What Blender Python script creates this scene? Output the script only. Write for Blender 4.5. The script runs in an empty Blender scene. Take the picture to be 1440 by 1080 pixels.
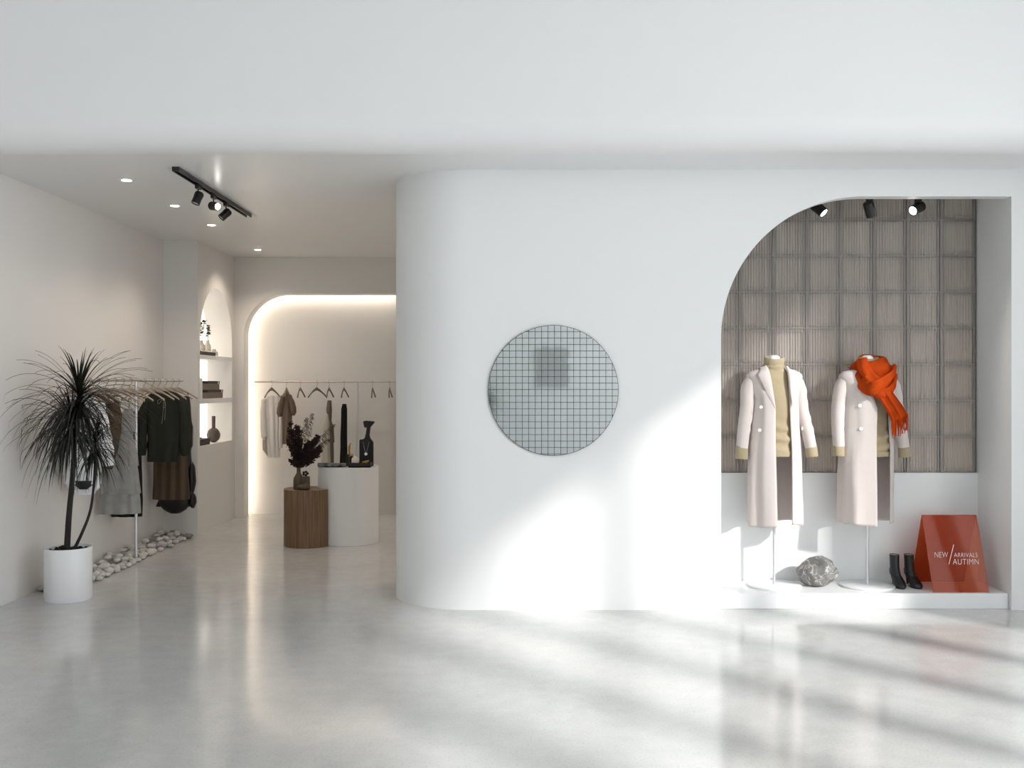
import bpy, bmesh, math, random
from mathutils import Vector, Matrix, noise
PI = math.pi
random.seed(7)
F = 1400.0; CZ = 1.54
scene = bpy.context.scene
col = scene.collection

def P(x, y, d):                      # a point of the place from where it is seen and how deep it stands
    return Vector(((x-720)*d/F, d, CZ-(y-540)*d/F))
def lerp(a, b, t): return a+(b-a)*t

# ------------------------------------------------------------------ materials
def mat(name, c, rough=.6, metal=0, spec=.5, bump=0, bscale=40, var=0, vscale=8, trans=0, emit=None, estr=0, coat=0, sheen=0, bdetail=4, ior=1.45, stretch=None, c2=None):
    m = bpy.data.materials.new(name); m.use_nodes = True
    nt = m.node_tree; b = nt.nodes['Principled BSDF']
    b.inputs['Base Color'].default_value = (*c, 1)
    b.inputs['Roughness'].default_value = rough
    b.inputs['Metallic'].default_value = metal
    b.inputs['Specular IOR Level'].default_value = spec
    b.inputs['Transmission Weight'].default_value = trans
    b.inputs['IOR'].default_value = ior
    b.inputs['Coat Weight'].default_value = coat
    b.inputs['Coat Roughness'].default_value = .08
    if sheen:
        b.inputs['Sheen Weight'].default_value = sheen; b.inputs['Sheen Roughness'].default_value = .6
    if emit:
        b.inputs['Emission Color'].default_value = (*emit, 1); b.inputs['Emission Strength'].default_value = estr
    if bump or var or c2:
        tc = nt.nodes.new('ShaderNodeTexCoord'); mp = nt.nodes.new('ShaderNodeMapping')
        nt.links.new(tc.outputs['Object'], mp.inputs['Vector'])
        if stretch: mp.inputs['Scale'].default_value = stretch
    if bump:
        n = nt.nodes.new('ShaderNodeTexNoise'); n.inputs['Scale'].default_value = bscale; n.inputs['Detail'].default_value = bdetail
        bp = nt.nodes.new('ShaderNodeBump'); bp.inputs['Strength'].default_value = bump; bp.inputs['Distance'].default_value = .01
        nt.links.new(mp.outputs[0], n.inputs['Vector']); nt.links.new(n.outputs['Fac'], bp.inputs['Height']); nt.links.new(bp.outputs[0], b.inputs['Normal'])
    if var or c2:
        n = nt.nodes.new('ShaderNodeTexNoise'); n.inputs['Scale'].default_value = vscale; n.inputs['Detail'].default_value = 5
        r = nt.nodes.new('ShaderNodeValToRGB')
        a = tuple(x*(1-var) for x in c); z = tuple(min(1, x*(1+var)) for x in c)
        if c2: a, z = c, c2
        r.color_ramp.elements[0].position = .35; r.color_ramp.elements[1].position = .65
        r.color_ramp.elements[0].color = (*a, 1); r.color_ramp.elements[1].color = (*z, 1)
        nt.links.new(mp.outputs[0], n.inputs['Vector']); nt.links.new(n.outputs['Fac'], r.inputs[0]); nt.links.new(r.outputs[0], b.inputs['Base Color'])
    return m

M = {}
M['plaster'] = mat('white_plaster', (.80,.815,.82), .5, bump=.05, bscale=5, spec=.35)
M['plaster_warm'] = mat('shop_plaster', (.78,.762,.74), .6, bump=.05, bscale=5, spec=.3)
M['ceiling'] = mat('ceiling_paint', (.80,.81,.815), .28, bump=.03, bscale=2, spec=.35)
M['ceiling_shop'] = mat('shop_ceiling_paint', (.80,.81,.815), .28, bump=.03, bscale=2, spec=.35)
M['lacquer'] = mat('white_lacquer', (.82,.83,.84), .3)
M['pot'] = mat('pot_white', (.80,.81,.83), .35)
M['led'] = mat('led_warm', (1,1,1), emit=(1,.85,.68), estr=13)
M['panel'] = mat('backlit_panel', (1,1,1), emit=(1,.92,.80), estr=1.25)
M['lamp'] = mat('lamp_face', (1,1,1), emit=(1,.97,.92), estr=14)
M['black_metal'] = mat('black_metal', (.012,.012,.012), .35, spec=.5)
M['chrome'] = mat('brushed_steel', (.66,.67,.69), .38, metal=.75)
M['rail'] = mat('pale_rail_metal', (.62,.57,.54), .35, metal=.6)
M['hook'] = mat('hook_metal', (.25,.23,.22), .35, metal=.9)
M['hanger'] = mat('pale_hanger_wood', (.42,.34,.28), .5, var=.15, vscale=12)
M['hanger_dark'] = mat('brown_hanger_wood', (.19,.145,.12), .5, var=.15, vscale=12)
M['coat'] = mat('oatmeal_wool', (.60,.54,.515), .9, bump=.2, bscale=14, sheen=.2, spec=.15, bdetail=2)
M['lining'] = mat('coat_lining', (.52,.46,.43), .8, spec=.2)
M['sweater'] = mat('camel_knit', (.36,.295,.19), .9, bump=.25, bscale=20, sheen=.2, spec=.15, bdetail=3)
M['scarf'] = mat('rust_wool', (.42,.050,.006), .95, bump=.3, bscale=60, sheen=0, spec=.1, var=.12, vscale=12)
M['body'] = mat('mannequin_white', (.88,.88,.88), .35)
M['button'] = mat('pearl_button', (.88,.86,.82), .25)
M['leather'] = mat('black_leather', (.012,.013,.015), .33, bump=.1, bscale=60)
M['insole'] = mat('tan_insole', (.45,.32,.18), .7)
M['soil'] = mat('dark_soil', (.012,.010,.009), .9, bump=.8, bscale=60)
M['leaf'] = mat('dracaena_leaf', (.012,.014,.010), .45, var=.4, vscale=6)
M['bark'] = mat('dark_bark', (.016,.012,.010), .7, bump=.6, bscale=50)
M['pebble'] = mat('pale_pebble', (.60,.58,.555), .6, var=.12, vscale=10, bump=.1, bscale=20)
M['slate'] = mat('grey_pebble', (.27,.265,.26), .6, var=.12, vscale=10, bump=.1, bscale=20)
M['white_cloth'] = mat('white_cotton', (.80,.81,.83), .9, bump=.25, bscale=14, spec=.1)
M['silk'] = mat('ivory_silk', (.80,.77,.73), .35, bump=.2, bscale=10, sheen=.2)
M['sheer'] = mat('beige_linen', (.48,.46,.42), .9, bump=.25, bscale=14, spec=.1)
M['brown_cloth'] = mat('brown_wool', (.085,.058,.038), .9, bump=.3, bscale=20, spec=.1, var=.15)
M['olive_brown'] = mat('taupe_satin', (.14,.095,.06), .5, bump=.2, bscale=14, sheen=.2)
M['grey_linen'] = mat('grey_linen', (.31,.305,.29), .9, bump=.35, bscale=26, spec=.1, var=.1, vscale=14)
M['black_cloth'] = mat('black_cloth', (.010,.010,.011), .75, bump=.3, bscale=14, spec=.2)
M['black_satin'] = mat('black_satin', (.008,.008,.011), .38, bump=.5, bscale=9, spec=.5)
M['green_cloth'] = mat('dark_green_crepe', (.025,.028,.021), .8, bump=.25, bscale=12, spec=.2)
M['cord'] = mat('pale_cord', (.30,.29,.26), .8)
M['tan_dress'] = mat('stone_crepe', (.50,.46,.40), .85, bump=.25, bscale=14, spec=.1)
M['tan_dark'] = mat('taupe_crepe', (.17,.145,.12), .85, bump=.25, bscale=14, spec=.1)
M['grey_box'] = mat('taupe_box', (.16,.12,.095), .6)
M['ink'] = mat('matte_black', (.010,.010,.010), .6)
M['tray'] = mat('black_tray', (.018,.016,.015), .55)
M['brass'] = mat('brass', (.45,.31,.12), .35, metal=.8)
M['candle'] = mat('cream_wax', (.70,.66,.60), .5)
M['vase_grey'] = mat('smoky_vase', (.10,.082,.07), .35, var=.3, vscale=12)
M['vase_clay'] = mat('olive_clay', (.105,.082,.055), .7, bump=.2, bscale=30, var=.15)
M['clear'] = mat('frosted_glass', (.85,.82,.78), .15, trans=.75)
M['euca'] = mat('eucalyptus_leaf', (.05,.085,.045), .6)
M['dried'] = mat('dried_plum_leaf', (.035,.018,.018), .9, var=.35, vscale=30)
M['plume'] = mat('dried_plume', (.10,.062,.05), .9)
M['silver'] = mat('silver', (.75,.74,.70), .25, metal=1)
M['shoe'] = mat('clutch_cloth', (.26,.28,.29), .7, c2=(.015,.015,.015), vscale=13)
M['mullion'] = mat('window_frame_grey', (.45,.46,.47), .5)
M['letter'] = mat('white_vinyl', (.92,.90,.89), .5)
M['groove'] = mat('grout_dark', (.05,.055,.055), .6)
M['mirror'] = mat('mirror_glass', (.60,.625,.62), .04, metal=1)

def floor_mat():
    m = bpy.data.materials.new('polished_concrete'); m.use_nodes = True
    nt = m.node_tree; b = nt.nodes['Principled BSDF']; N = nt.nodes.new; L = nt.links.new
    tc = N('ShaderNodeTexCoord')
    n1 = N('ShaderNodeTexNoise'); n1.inputs['Scale'].default_value = 1.1; n1.inputs['Detail'].default_value = 6
    n2 = N('ShaderNodeTexNoise'); n2.inputs['Scale'].default_value = 80; n2.inputs['Detail'].default_value = 3
    n3 = N('ShaderNodeTexNoise'); n3.inputs['Scale'].default_value = 9; n3.inputs['Detail'].default_value = 8
    for n in (n1, n2, n3): L(tc.outputs['Object'], n.inputs['Vector'])
    r1 = N('ShaderNodeValToRGB'); r1.color_ramp.elements[0].position = .3; r1.color_ramp.elements[1].position = .7
    r1.color_ramp.elements[0].color = (.52,.525,.52,1); r1.color_ramp.elements[1].color = (.60,.60,.59,1)
    L(n1.outputs['Fac'], r1.inputs[0])
    r2 = N('ShaderNodeValToRGB'); r2.color_ramp.elements[0].position = .30; r2.color_ramp.elements[1].position = .48
    r2.color_ramp.elements[0].color = (.72,.72,.72,1); r2.color_ramp.elements[1].color = (1,1,1,1)
    L(n2.outputs['Fac'], r2.inputs[0])
    mx = N('ShaderNodeMixRGB'); mx.blend_type = 'MULTIPLY'; mx.inputs[0].default_value = .45
    L(r1.outputs[0], mx.inputs[1]); L(r2.outputs[0], mx.inputs[2])
    r3 = N('ShaderNodeValToRGB'); r3.color_ramp.elements[0].position = .3; r3.color_ramp.elements[1].position = .7
    r3.color_ramp.elements[0].color = (.95,.95,.95,1); r3.color_ramp.elements[1].color = (1.04,1.04,1.04,1)
    L(n3.outputs['Fac'], r3.inputs[0])
    mx2 = N('ShaderNodeMixRGB'); mx2.blend_type = 'MULTIPLY'; mx2.inputs[0].default_value = 1
    L(mx.outputs[0], mx2.inputs[1]); L(r3.outputs[0], mx2.inputs[2])
    L(mx2.outputs[0], b.inputs['Base Color'])
    mr = N('ShaderNodeMapRange'); mr.inputs['To Min'].default_value = .09; mr.inputs['To Max'].default_value = .16
    L(n3.outputs['Fac'], mr.inputs['Value']); L(mr.outputs[0], b.inputs['Roughness'])
    b.inputs['Specular IOR Level'].default_value = .75
    bp = N('ShaderNodeBump'); bp.inputs['Strength'].default_value = .03; bp.inputs['Distance'].default_value = .01
    L(n3.outputs['Fac'], bp.inputs['Height']); L(bp.outputs[0], b.inputs['Normal'])
    return m
M['floor'] = floor_mat()

def acrylic():
    m = bpy.data.materials.new('orange_acrylic'); m.use_nodes = True
    nt = m.node_tree; nt.nodes.clear(); N = nt.nodes.new; L = nt.links.new
    out = N('ShaderNodeOutputMaterial'); t = N('ShaderNodeBsdfTransparent'); t.inputs[0].default_value = (.82,.42,.25,1)
    d = N('ShaderNodeBsdfDiffuse'); d.inputs[0].default_value = (.72,.13,.03,1)
    g = N('ShaderNodeBsdfGlossy'); g.inputs['Roughness'].default_value = .05
    m1 = N('ShaderNodeMixShader'); m1.inputs[0].default_value = .17
    fr = N('ShaderNodeFresnel'); fr.inputs[0].default_value = 1.3
    m2 = N('ShaderNodeMixShader')
    L(t.outputs[0], m1.inputs[1]); L(d.outputs[0], m1.inputs[2]); L(fr.outputs[0], m2.inputs[0]); L(m1.outputs[0], m2.inputs[1]); L(g.outputs[0], m2.inputs[2]); L(m2.outputs[0], out.inputs[0])
    return m
M['acrylic'] = acrylic()

def blockglass(name, tint, diff, dc):
    m = bpy.data.materials.new(name); m.use_nodes = True
    nt = m.node_tree; b = nt.nodes['Principled BSDF']; N = nt.nodes.new; L = nt.links.new
    b.inputs['Base Color'].default_value = (*tint, 1); b.inputs['Transmission Weight'].default_value = 1
    b.inputs['Roughness'].default_value = .06; b.inputs['IOR'].default_value = 1.45
    d = N('ShaderNodeBsdfDiffuse'); d.inputs[0].default_value = (*dc, 1)
    mx = N('ShaderNodeMixShader'); mx.inputs[0].default_value = diff
    out = nt.nodes['Material Output']
    L(b.outputs[0], mx.inputs[1]); L(d.outputs[0], mx.inputs[2]); L(mx.outputs[0], out.inputs[0])
    return m
M['bglass'] = blockglass('fluted_glass', (.95,.94,.93), .42, (.52,.475,.445))
M['bframe'] = blockglass('glass_frame', (.9,.9,.9), .6, (.37,.355,.345))

def marble():
    m = bpy.data.materials.new('veined_grey_marble'); m.use_nodes = True
    nt = m.node_tree; b = nt.nodes['Principled BSDF']; N = nt.nodes.new; L = nt.links.new
    tc = N('ShaderNodeTexCoord'); n = N('ShaderNodeTexNoise'); n.inputs['Scale'].default_value = 6.5; n.inputs['Detail'].default_value = 7; n.inputs['Distortion'].default_value = 1.6
    r = N('ShaderNodeValToRGB')
    e = r.color_ramp.elements; e[0].position = .3; e[0].color = (.12,.118,.11,1); e[1].position = .72; e[1].color = (.23,.225,.215,1)
    k = e.new(.47); k.color = (.16,.157,.15,1); k = e.new(.49); k.color = (.52,.51,.49,1); k = e.new(.51); k.color = (.18,.176,.168,1)
    L(tc.outputs['Object'], n.inputs['Vector']); L(n.outputs['Fac'], r.inputs[0]); L(r.outputs[0], b.inputs['Base Color'])
    b.inputs['Roughness'].default_value = .35
    bp = N('ShaderNodeBump'); bp.inputs['Strength'].default_value = .4; bp.inputs['Distance'].default_value = .01
    L(n.outputs['Fac'], bp.inputs['Height']); L(bp.outputs[0], b.inputs['Normal'])
    return m
M['marble'] = marble()

def wood():
    m = bpy.data.materials.new('oak_veneer'); m.use_nodes = True
    nt = m.node_tree; b = nt.nodes['Principled BSDF']; N = nt.nodes.new; L = nt.links.new
    tc = N('ShaderNodeTexCoord'); mp = N('ShaderNodeMapping'); mp.inputs['Scale'].default_value = (60,60,1.6)
    n = N('ShaderNodeTexNoise'); n.inputs['Scale'].default_value = 1.5; n.inputs['Detail'].default_value = 6
    r = N('ShaderNodeValToRGB'); e = r.color_ramp.elements
    e[0].position = .3; e[0].color = (.105,.058,.028,1); e[1].position = .7; e[1].color = (.27,.165,.09,1)
    L(tc.outputs['Object'], mp.inputs[0]); L(mp.outputs[0], n.inputs['Vector']); L(n.outputs['Fac'], r.inputs[0]); L(r.outputs[0], b.inputs['Base Color'])
    b.inputs['Roughness'].default_value = .45
    return m
M['wood'] = wood()

def tweed():
    m = bpy.data.materials.new('brown_tweed'); m.use_nodes = True
    nt = m.node_tree; b = nt.nodes['Principled BSDF']; N = nt.nodes.new; L = nt.links.new
    tc = N('ShaderNodeTexCoord'); mp = N('ShaderNodeMapping'); mp.inputs['Scale'].default_value = (1,1,1)
    w = N('ShaderNodeTexWave'); w.inputs['Scale'].default_value = 3.6; w.bands_direction = 'X'; w.inputs['Distortion'].default_value = .6
    n = N('ShaderNodeTexNoise'); n.inputs['Scale'].default_value = 120
    r = N('ShaderNodeValToRGB'); e = r.color_ramp.elements
    e[0].position = .3; e[0].color = (.055,.036,.021,1); e[1].position = .75; e[1].color = (.11,.072,.042,1)
    mx = N('ShaderNodeMixRGB'); mx.inputs[0].default_value = .35
    L(tc.outputs['Object'], mp.inputs[0]); L(mp.outputs[0], w.inputs['Vector']); L(mp.outputs[0], n.inputs['Vector'])
    L(w.outputs['Fac'], mx.inputs[1]); L(n.outputs['Fac'], mx.inputs[2]); L(mx.outputs[0], r.inputs[0]); L(r.outputs[0], b.inputs['Base Color'])
    b.inputs['Roughness'].default_value = .95
    return m
M['tweed'] = tweed()

# ------------------------------------------------------------------ mesh building
class MB:
    def __init__(s): s.v = []; s.f = []
    def add(s, vs, fs):
        o = len(s.v); s.v += [Vector(v) for v in vs]; s.f += [tuple(i+o for i in f) for f in fs]; return s
    def box(s, x0, x1, y0, y1, z0, z1):
        vs = [(x,y,z) for z in (z0,z1) for y in (y0,y1) for x in (x0,x1)]
        return s.add(vs, [(0,2,3,1),(4,5,7,6),(0,1,5,4),(2,6,7,3),(0,4,6,2),(1,3,7,5)])
    def rings(s, rs, cap0=True, cap1=True, closed=True):
        o = len(s.v); n = len(rs[0])
        for r in rs: s.v += [Vector(p) for p in r]
        m = n if closed else n-1
        for i in range(len(rs)-1):
            for j in range(m):
                a = o+i*n+j; b = o+i*n+(j+1) % n
                s.f.append((a, b, b+n, a+n))
        if cap0: s.f.append(tuple(o+j for j in reversed(range(n))))
        if cap1: s.f.append(tuple(o+(len(rs)-1)*n+j for j in range(n)))
        return s
    def lathe(s, prof, c, seg=32, axis=None, caps=True):      # prof: (radius, height)
        R = Matrix.Identity(3)
        if axis is not None: R = Vector((0,0,1)).rotation_difference(Vector(axis)).to_matrix()
        c = Vector(c); rs = []
        for r, h in prof:
            rs.append([c + R @ Vector((r*math.cos(2*PI*k/seg), r*math.sin(2*PI*k/seg), h)) for k in range(seg)])
        return s.rings(rs, caps, caps)
    def tube(s, pts, rad, seg=8, flat=1.0, up=None):
        pts = [Vector(p) for p in pts]; n = len(pts)
        if not isinstance(rad, (list, tuple)): rad = [rad]*n
        rs = []; prev = None
        for i in range(n):
            t = (pts[min(i+1, n-1)]-pts[max(i-1, 0)]).normalized()
            if prev is None:
                a = Vector(up) if up else (Vector((0,0,1)) if abs(t.z) < .9 else Vector((0,1,0)))
            else: a = prev
            u = (a - t*a.dot(t)).normalized(); prev = u; w = t.cross(u)
            r = rad[i]
            rs.append([pts[i]+u*(r*math.cos(2*PI*k/seg))+w*(r*flat*math.sin(2*PI*k/seg)) for k in range(seg)])
        return s.rings(rs)
    def ribbon(s, pts, width, thick, ups, seg=12, p=3.0):
        pts = [Vector(q) for q in pts]; n = len(pts); rs = []
        for i in range(n):
            t = (pts[min(i+1, n-1)]-pts[max(i-1, 0)]).normalized()
            a = Vector(ups[i]); u = (a-t*a.dot(t)).normalized(); w = t.cross(u)
            W = width[i] if isinstance(width, (list, tuple)) else width
            T = thick[i] if isinstance(thick, (list, tuple)) else thick
            ring = []
            for k in range(seg):
                an = 2*PI*k/seg; cc, ss = math.cos(an), math.sin(an)
                cc = math.copysign(abs(cc)**(2/p), cc); ss = math.copysign(abs(ss)**(2/p), ss)
                ring.append(pts[i]+u*(W*.5*cc)+w*(T*.5*ss*(1+.25*math.sin(5*cc+i*.2))))
            rs.append(ring)
        return s.rings(rs)
    def ellipsoid(s, c, r, seg=16, rn=10, ns=0, nf=5, seed=0):
        c = Vector(c); rs = []
        for i in range(1, rn):
            t = PI*i/rn
            ring = []
            for k in range(seg):
                a = 2*PI*k/seg
                d = Vector((math.sin(t)*math.cos(a), math.sin(t)*math.sin(a), -math.cos(t)))
                q = 1+ns*noise.noise(d*nf+Vector((seed*7.3, 0, 0)))
                ring.append(c+Vector((d.x*r[0], d.y*r[1], d.z*r[2]))*q)
            rs.append(ring)
        return s.rings(rs)
    def prism(s, poly, z0, z1):                                 # poly in XY
        n = len(poly)
        return s.rings([[(x,y,z0) for x,y in poly], [(x,y,z1) for x,y in poly]])
    def prism_y(s, poly, y0, y1):                               # poly in XZ
        return s.rings([[(x,y0,z) for x,z in poly], [(x,y1,z) for x,z in poly]])
    def prism_x(s, poly, x0, x1):                               # poly in YZ
        return s.rings([[(x0,y,z) for y,z in poly], [(x1,y,z) for y,z in poly]])
    def build(s, name, m, parent=None, smooth=False, kind=None, bevel=0, solid=0, angle=40, local=False, sub=0):
        me = bpy.data.meshes.new(name)
        off = Vector((0,0,0))
        if parent is not None and not local:
            p = parent
            while p is not None: off += p.location; p = p.parent
        me.from_pydata([v-off for v in s.v], [], s.f)
        bm = bmesh.new(); bm.from_mesh(me)
        bmesh.ops.remove_doubles(bm, verts=bm.verts, dist=1e-6)
        bmesh.ops.recalc_face_normals(bm, faces=bm.faces); bm.to_mesh(me); bm.free()
        o = bpy.data.objects.new(name, me); col.objects.link(o)
        me.materials.append(m if not isinstance(m, str) else M[m])
        if parent is not None: o.parent = parent
        if smooth:
            for p_ in me.polygons: p_.use_smooth = True
            me.set_sharp_from_angle(angle=math.radians(angle))
        if solid:
            md = o.modifiers.new('thickness', 'SOLIDIFY'); md.thickness = solid; md.offset = -1
        if bevel:
            md = o.modifiers.new('bevel', 'BEVEL'); md.width = bevel; md.segments = 2; md.limit_method = 'ANGLE'
        if sub:
            md = o.modifiers.new('subd', 'SUBSURF'); md.levels = sub; md.render_levels = sub
        if kind: o['kind'] = kind
        return o

def tag(o, label, cat, group=None):
    o['label'] = label; o['category'] = cat
    if group: o['group'] = group
    return o
def thing(name, loc, label, cat, group=None, rz=0):
    o = bpy.data.objects.new(name, None); o.empty_display_size = .1; col.objects.link(o)
    o.location = loc; o.rotation_euler = (0,0,rz)
    return tag(o, label, cat, group)
def copy_tree(o, parent=None):
    c = o.copy(); col.objects.link(c); c.parent = parent
    for ch in list(o.children): copy_tree(ch, c)
    return c
def ST(mb, name, m, **k): return mb.build(name, m, kind='structure', **k)

# ------------------------------------------------------------------ the setting
XL = -3.543; YF = 6.78; XR = 5.0; YB = -5.0; HC = 4.7; H = 3.0; YE = 11.47; YBK = 11.80
ST(MB().box(XL-.15, XR+.15, YB-.15, 12.0, -.12, 0), 'floor', 'floor')
ST(MB().box(XL-.15, XL, YB, YE+.45, 0, HC), 'wall_left', 'plaster_warm')
# high ceiling of the front hall with the rounded fascia
ST(MB().box(XL-.15, XR+.15, YB-.15, 6.4, HC, HC+.12), 'ceiling_front', 'ceiling')
prof = [(6.6,3.0)]+[(6.35-.20*math.sin(a), 3.20-.20*math.cos(a)) for a in [PI/2*k/20 for k in range(21)]]+[(6.15,HC),(6.4,HC),(6.4,3.2),(6.6,3.2)]
ST(MB().prism_x(prof, XL, XR), 'wall_fascia', 'ceiling', smooth=True, angle=30)
ST(MB().box(XL, XR, 6.6, YE, H, H+.12), 'ceiling_shop', 'ceiling_shop')
# front wall with the arched display opening
cxf = -.312; RF = .536
xa, xb, zt, Ra = 1.424, 3.402, 2.818, .968
poly = [(cxf,0),(xa,0),(xa,zt-Ra)]+[(xa+Ra-Ra*math.cos(a), zt-Ra+Ra*math.sin(a)) for a in [PI/2*k/40 for k in range(1,41)]]+[(xb,zt),(xb,0),(XR,0),(XR,H),(cxf,H)]
fw = MB().prism_y(poly, YF, YF+.10)
rs = []
for k in range(41):
    a = PI/2*k/40
    ri = RF-.10
    rs.append([(cxf-RF*math.sin(a), YF+RF-RF*math.cos(a), 0), (cxf-RF*math.sin(a), YF+RF-RF*math.cos(a), H),
               (cxf-ri*math.sin(a), YF+RF-ri*math.cos(a), H), (cxf-ri*math.sin(a), YF+RF-ri*math.cos(a), 0)])
fw.rings(rs, False, False)
fw.box(cxf-RF, cxf-RF+.10, YF+RF, 7.75, 0, H)
ST(fw, 'wall_front', 'plaster', smooth=True, angle=20)
# display niche
YN = 7.27
nw = MB().box(xb, xb+.12, YF+.10, YN+.1, 0, H); ST(nw, 'wall_niche_right', 'plaster')
ST(MB().box(xa-.12, xa-.001, YF+.10, YN+.1, 0, H), 'wall_niche_left', 'plaster')
ST(MB().box(xa-.001, xb, YN, YN+.1, 0, .891), 'wall_niche_back', 'plaster')
ST(MB().box(xa-.001, xb, YF+.10, YN+.1, 2.935, H), 'ceiling_niche', 'plaster')
pl = MB().box(xa+.002, xb-.002, 6.818, YN-.001, 0, .105).build('display_platform', 'lacquer', bevel=.004)
tag(pl, 'low white display platform under the two mannequins in the arched niche', 'platform')
# glass block screen
gx1 = (1374-720)*7.27/F; pw = .2455; ph = .2643
gb = MB(); fr = MB()
x = gx1; col_edges = [gx1]
ws = [50*7.27/F]+[pw]*8
for w in ws: col_edges.append(col_edges[-1]-w)
rows = [.891+ph*k for k in range(9)]
for ci in range(len(ws)):
    xr_, xl_ = col_edges[ci], col_edges[ci+1]
    if xr_ < xa: continue
    xl_ = max(xl_, xa)
    if xr_-xl_ < .05: continue
    for ri in range(8):
        z0, z1 = rows[ri], min(rows[ri+1], 2.933)
        if z1-z0 < .05: continue
        g = .004
        for (a0,a1,b0,b1,y0,y1) in ((xl_,xl_+g,z0,z1,7.2835,7.33),(xr_-g,xr_,z0,z1,7.2835,7.33),(xl_+g,xr_-g,z0,z0+g,7.2835,7.33),(xl_+g,xr_-g,z1-g,z1,7.2835,7.33)):
            fr.box(a0,a1,y0,y1,b0,b1)
        # raised lip of every block
        q = .020; w_ = .004
        for (a0,a1,b0,b1) in ((xl_+q,xl_+q+w_,z0+q,z1-q),(xr_-q-w_,xr_-q,z0+q,z1-q),(xl_+q+w_,xr_-q-w_,z0+q,z0+q+w_),(xl_+q+w_,xr_-q-w_,z1-q-w_,z1-q)):
            fr.box(a0,a1,7.279,7.287,b0,b1)
        # fluted pane
        nr = max(4, int(round((xr_-xl_-2*g)/.0205))); xs = []; W = xr_-xl_-2*g
        N = nr*5; rnd = [random.uniform(.55,1.15) for _ in range(nr+1)]
        top = []; bot = []
        for k in range(N+1):
            xx = xl_+g+W*k/N; ph_ = k/5.0
            dy = -.0085*rnd[int(min(ph_, nr-1))]*abs(math.sin(PI*ph_))
            top.append((xx, 7.297+dy, z1-g)); bot.append((xx, 7.297+dy, z0+g))
        ring = [[b, t, (t[0], 7.325, t[2]), (b[0], 7.325, b[2])] for b, t in zip(bot, top)]
        gb.rings(ring)
w1 = fr.build('window_1', 'bframe', kind='structure')
gb.build('glass_pane', 'bglass', w1, smooth=True, angle=30)

# column with the arched shelf niche
XC = -3.195; XN = XC-.286
yc, Rn = 10.775, .585; zb, zs = .90, 1.985
hole = [(yc-Rn, zb)]+[(yc-Rn*math.cos(a), zs+Rn*math.sin(a)) for a in [PI*k/48 for k in range(49)]]+[(yc+Rn, zb)]
cw = MB()
# face of the column around the arch, built as quads between hole and frame
def face_around(mb, x0, x1):
    y0, y1 = 10.12, YE
    mb.box(x0, x1, y0, y1, 0, zb)
    mb.box(x0, x1, y0, yc-Rn, zb, H); mb.box(x0, x1, yc+Rn, y1, zb, H)
    ns = 48
    for k in range(ns):
        a0, a1 = PI*k/ns, PI*(k+1)/ns
        p0 = (yc-Rn*math.cos(a0), zs+Rn*math.sin(a0)); p1 = (yc-Rn*math.cos(a1), zs+Rn*math.sin(a1))
        mb.prism_x([p0, p1, (p1[0], H), (p0[0], H)], x0, x1)
face_around(cw, XN, XC)
cw.box(XL, XN, 10.12, YE, 0, H)
bm_o = ST(cw, 'wall_column', 'plaster_warm')
pn = MB(); pn.prism_x([(yc-(Rn-.004), zb+.004)]+[(yc-(Rn-.004)*math.cos(a), zs+(Rn-.004)*math.sin(a)) for a in [PI*k/48 for k in range(49)]]+[(yc+Rn-.004, zb+.004)], XN, XN+.006)
pn.build('light_panel', 'panel', bm_o)
sh1 = tag(MB().box(XN+.006, XC-.004, yc-Rn, yc+Rn, 1.80, 1.842).build('niche_shelf', 'lacquer'), 'upper white shelf of the arched niche, under the eucalyptus vases', 'shelf', 'shelves of the arched niche')
sh2 = tag(MB().box(XN+.006, XC-.004, yc-Rn, yc+Rn, 1.335, 1.385).build('niche_shelf', 'lacquer'), 'lower white shelf of the arched niche, under the taupe boxes', 'shelf', 'shelves of the arched niche')

# back wall with the rounded opening and its light cove
xo, xo2, zo, Ro = -3.09, -1.33, 2.58, .49
arc = [(xo+Ro-Ro*math.cos(a), zo-Ro+Ro*math.sin(a)) for a in [PI/2*k/32 for k in range(33)]]
bw = MB().prism_y([(XC,0),(xo,0)]+arc+[(xo2,zo),(xo2,0),(3.75,0),(3.75,H),(XC,H)], YE, YE+.20)
ST(bw, 'wall_back', 'plaster_warm', smooth=True, angle=20)
ST(MB().box(XL, 3.75, YBK, YBK+.12, 0, H), 'wall_recess', 'plaster_warm')
ST(MB().box(XL, XL+.25, YE+.001, YBK, 0, H), 'wall_recess_left', 'plaster_warm')
# LED strip tucked behind the lip
led = MB()
path = [(xo-.035, .02)]+[(xo-.035, z) for z in (.5,1,1.5,2.0)]+[(xo+Ro-(Ro+.035)*math.cos(a), zo-Ro+(Ro+.035)*math.sin(a)) for a in [PI/2*k/24 for k in range(1,25)]]+[(-2,zo+.035),(xo2-.03,zo+.035)]
led.tube([(x_, YE+.222, z_) for x_, z_ in path], .010, 6)
tag(led.build('light_strip', 'led'), 'warm hidden light strip edging the rounded recess in the back wall', 'light strip')
for y_, lb in ((8.4,'added unseen fill lamp nearer the glass wall, inside the shop'),(10.2,'added unseen fill lamp farther from the glass wall, inside the shop')):
    for x_ in (.6, 2.4):
        l = bpy.data.lights.new('downlight_or_fill_lamp', 'SPOT'); l.energy = 45; l.color = (1,.86,.72); l.spot_size = 2.4; l.spot_blend = .8; l.shadow_soft_size = .05  # fill spots added out of view so the glass blocks glow from behind
        o = bpy.data.objects.new('downlight_or_fill_lamp', l); o.location = (x_, y_, H-.03); col.objects.link(o)
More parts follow.
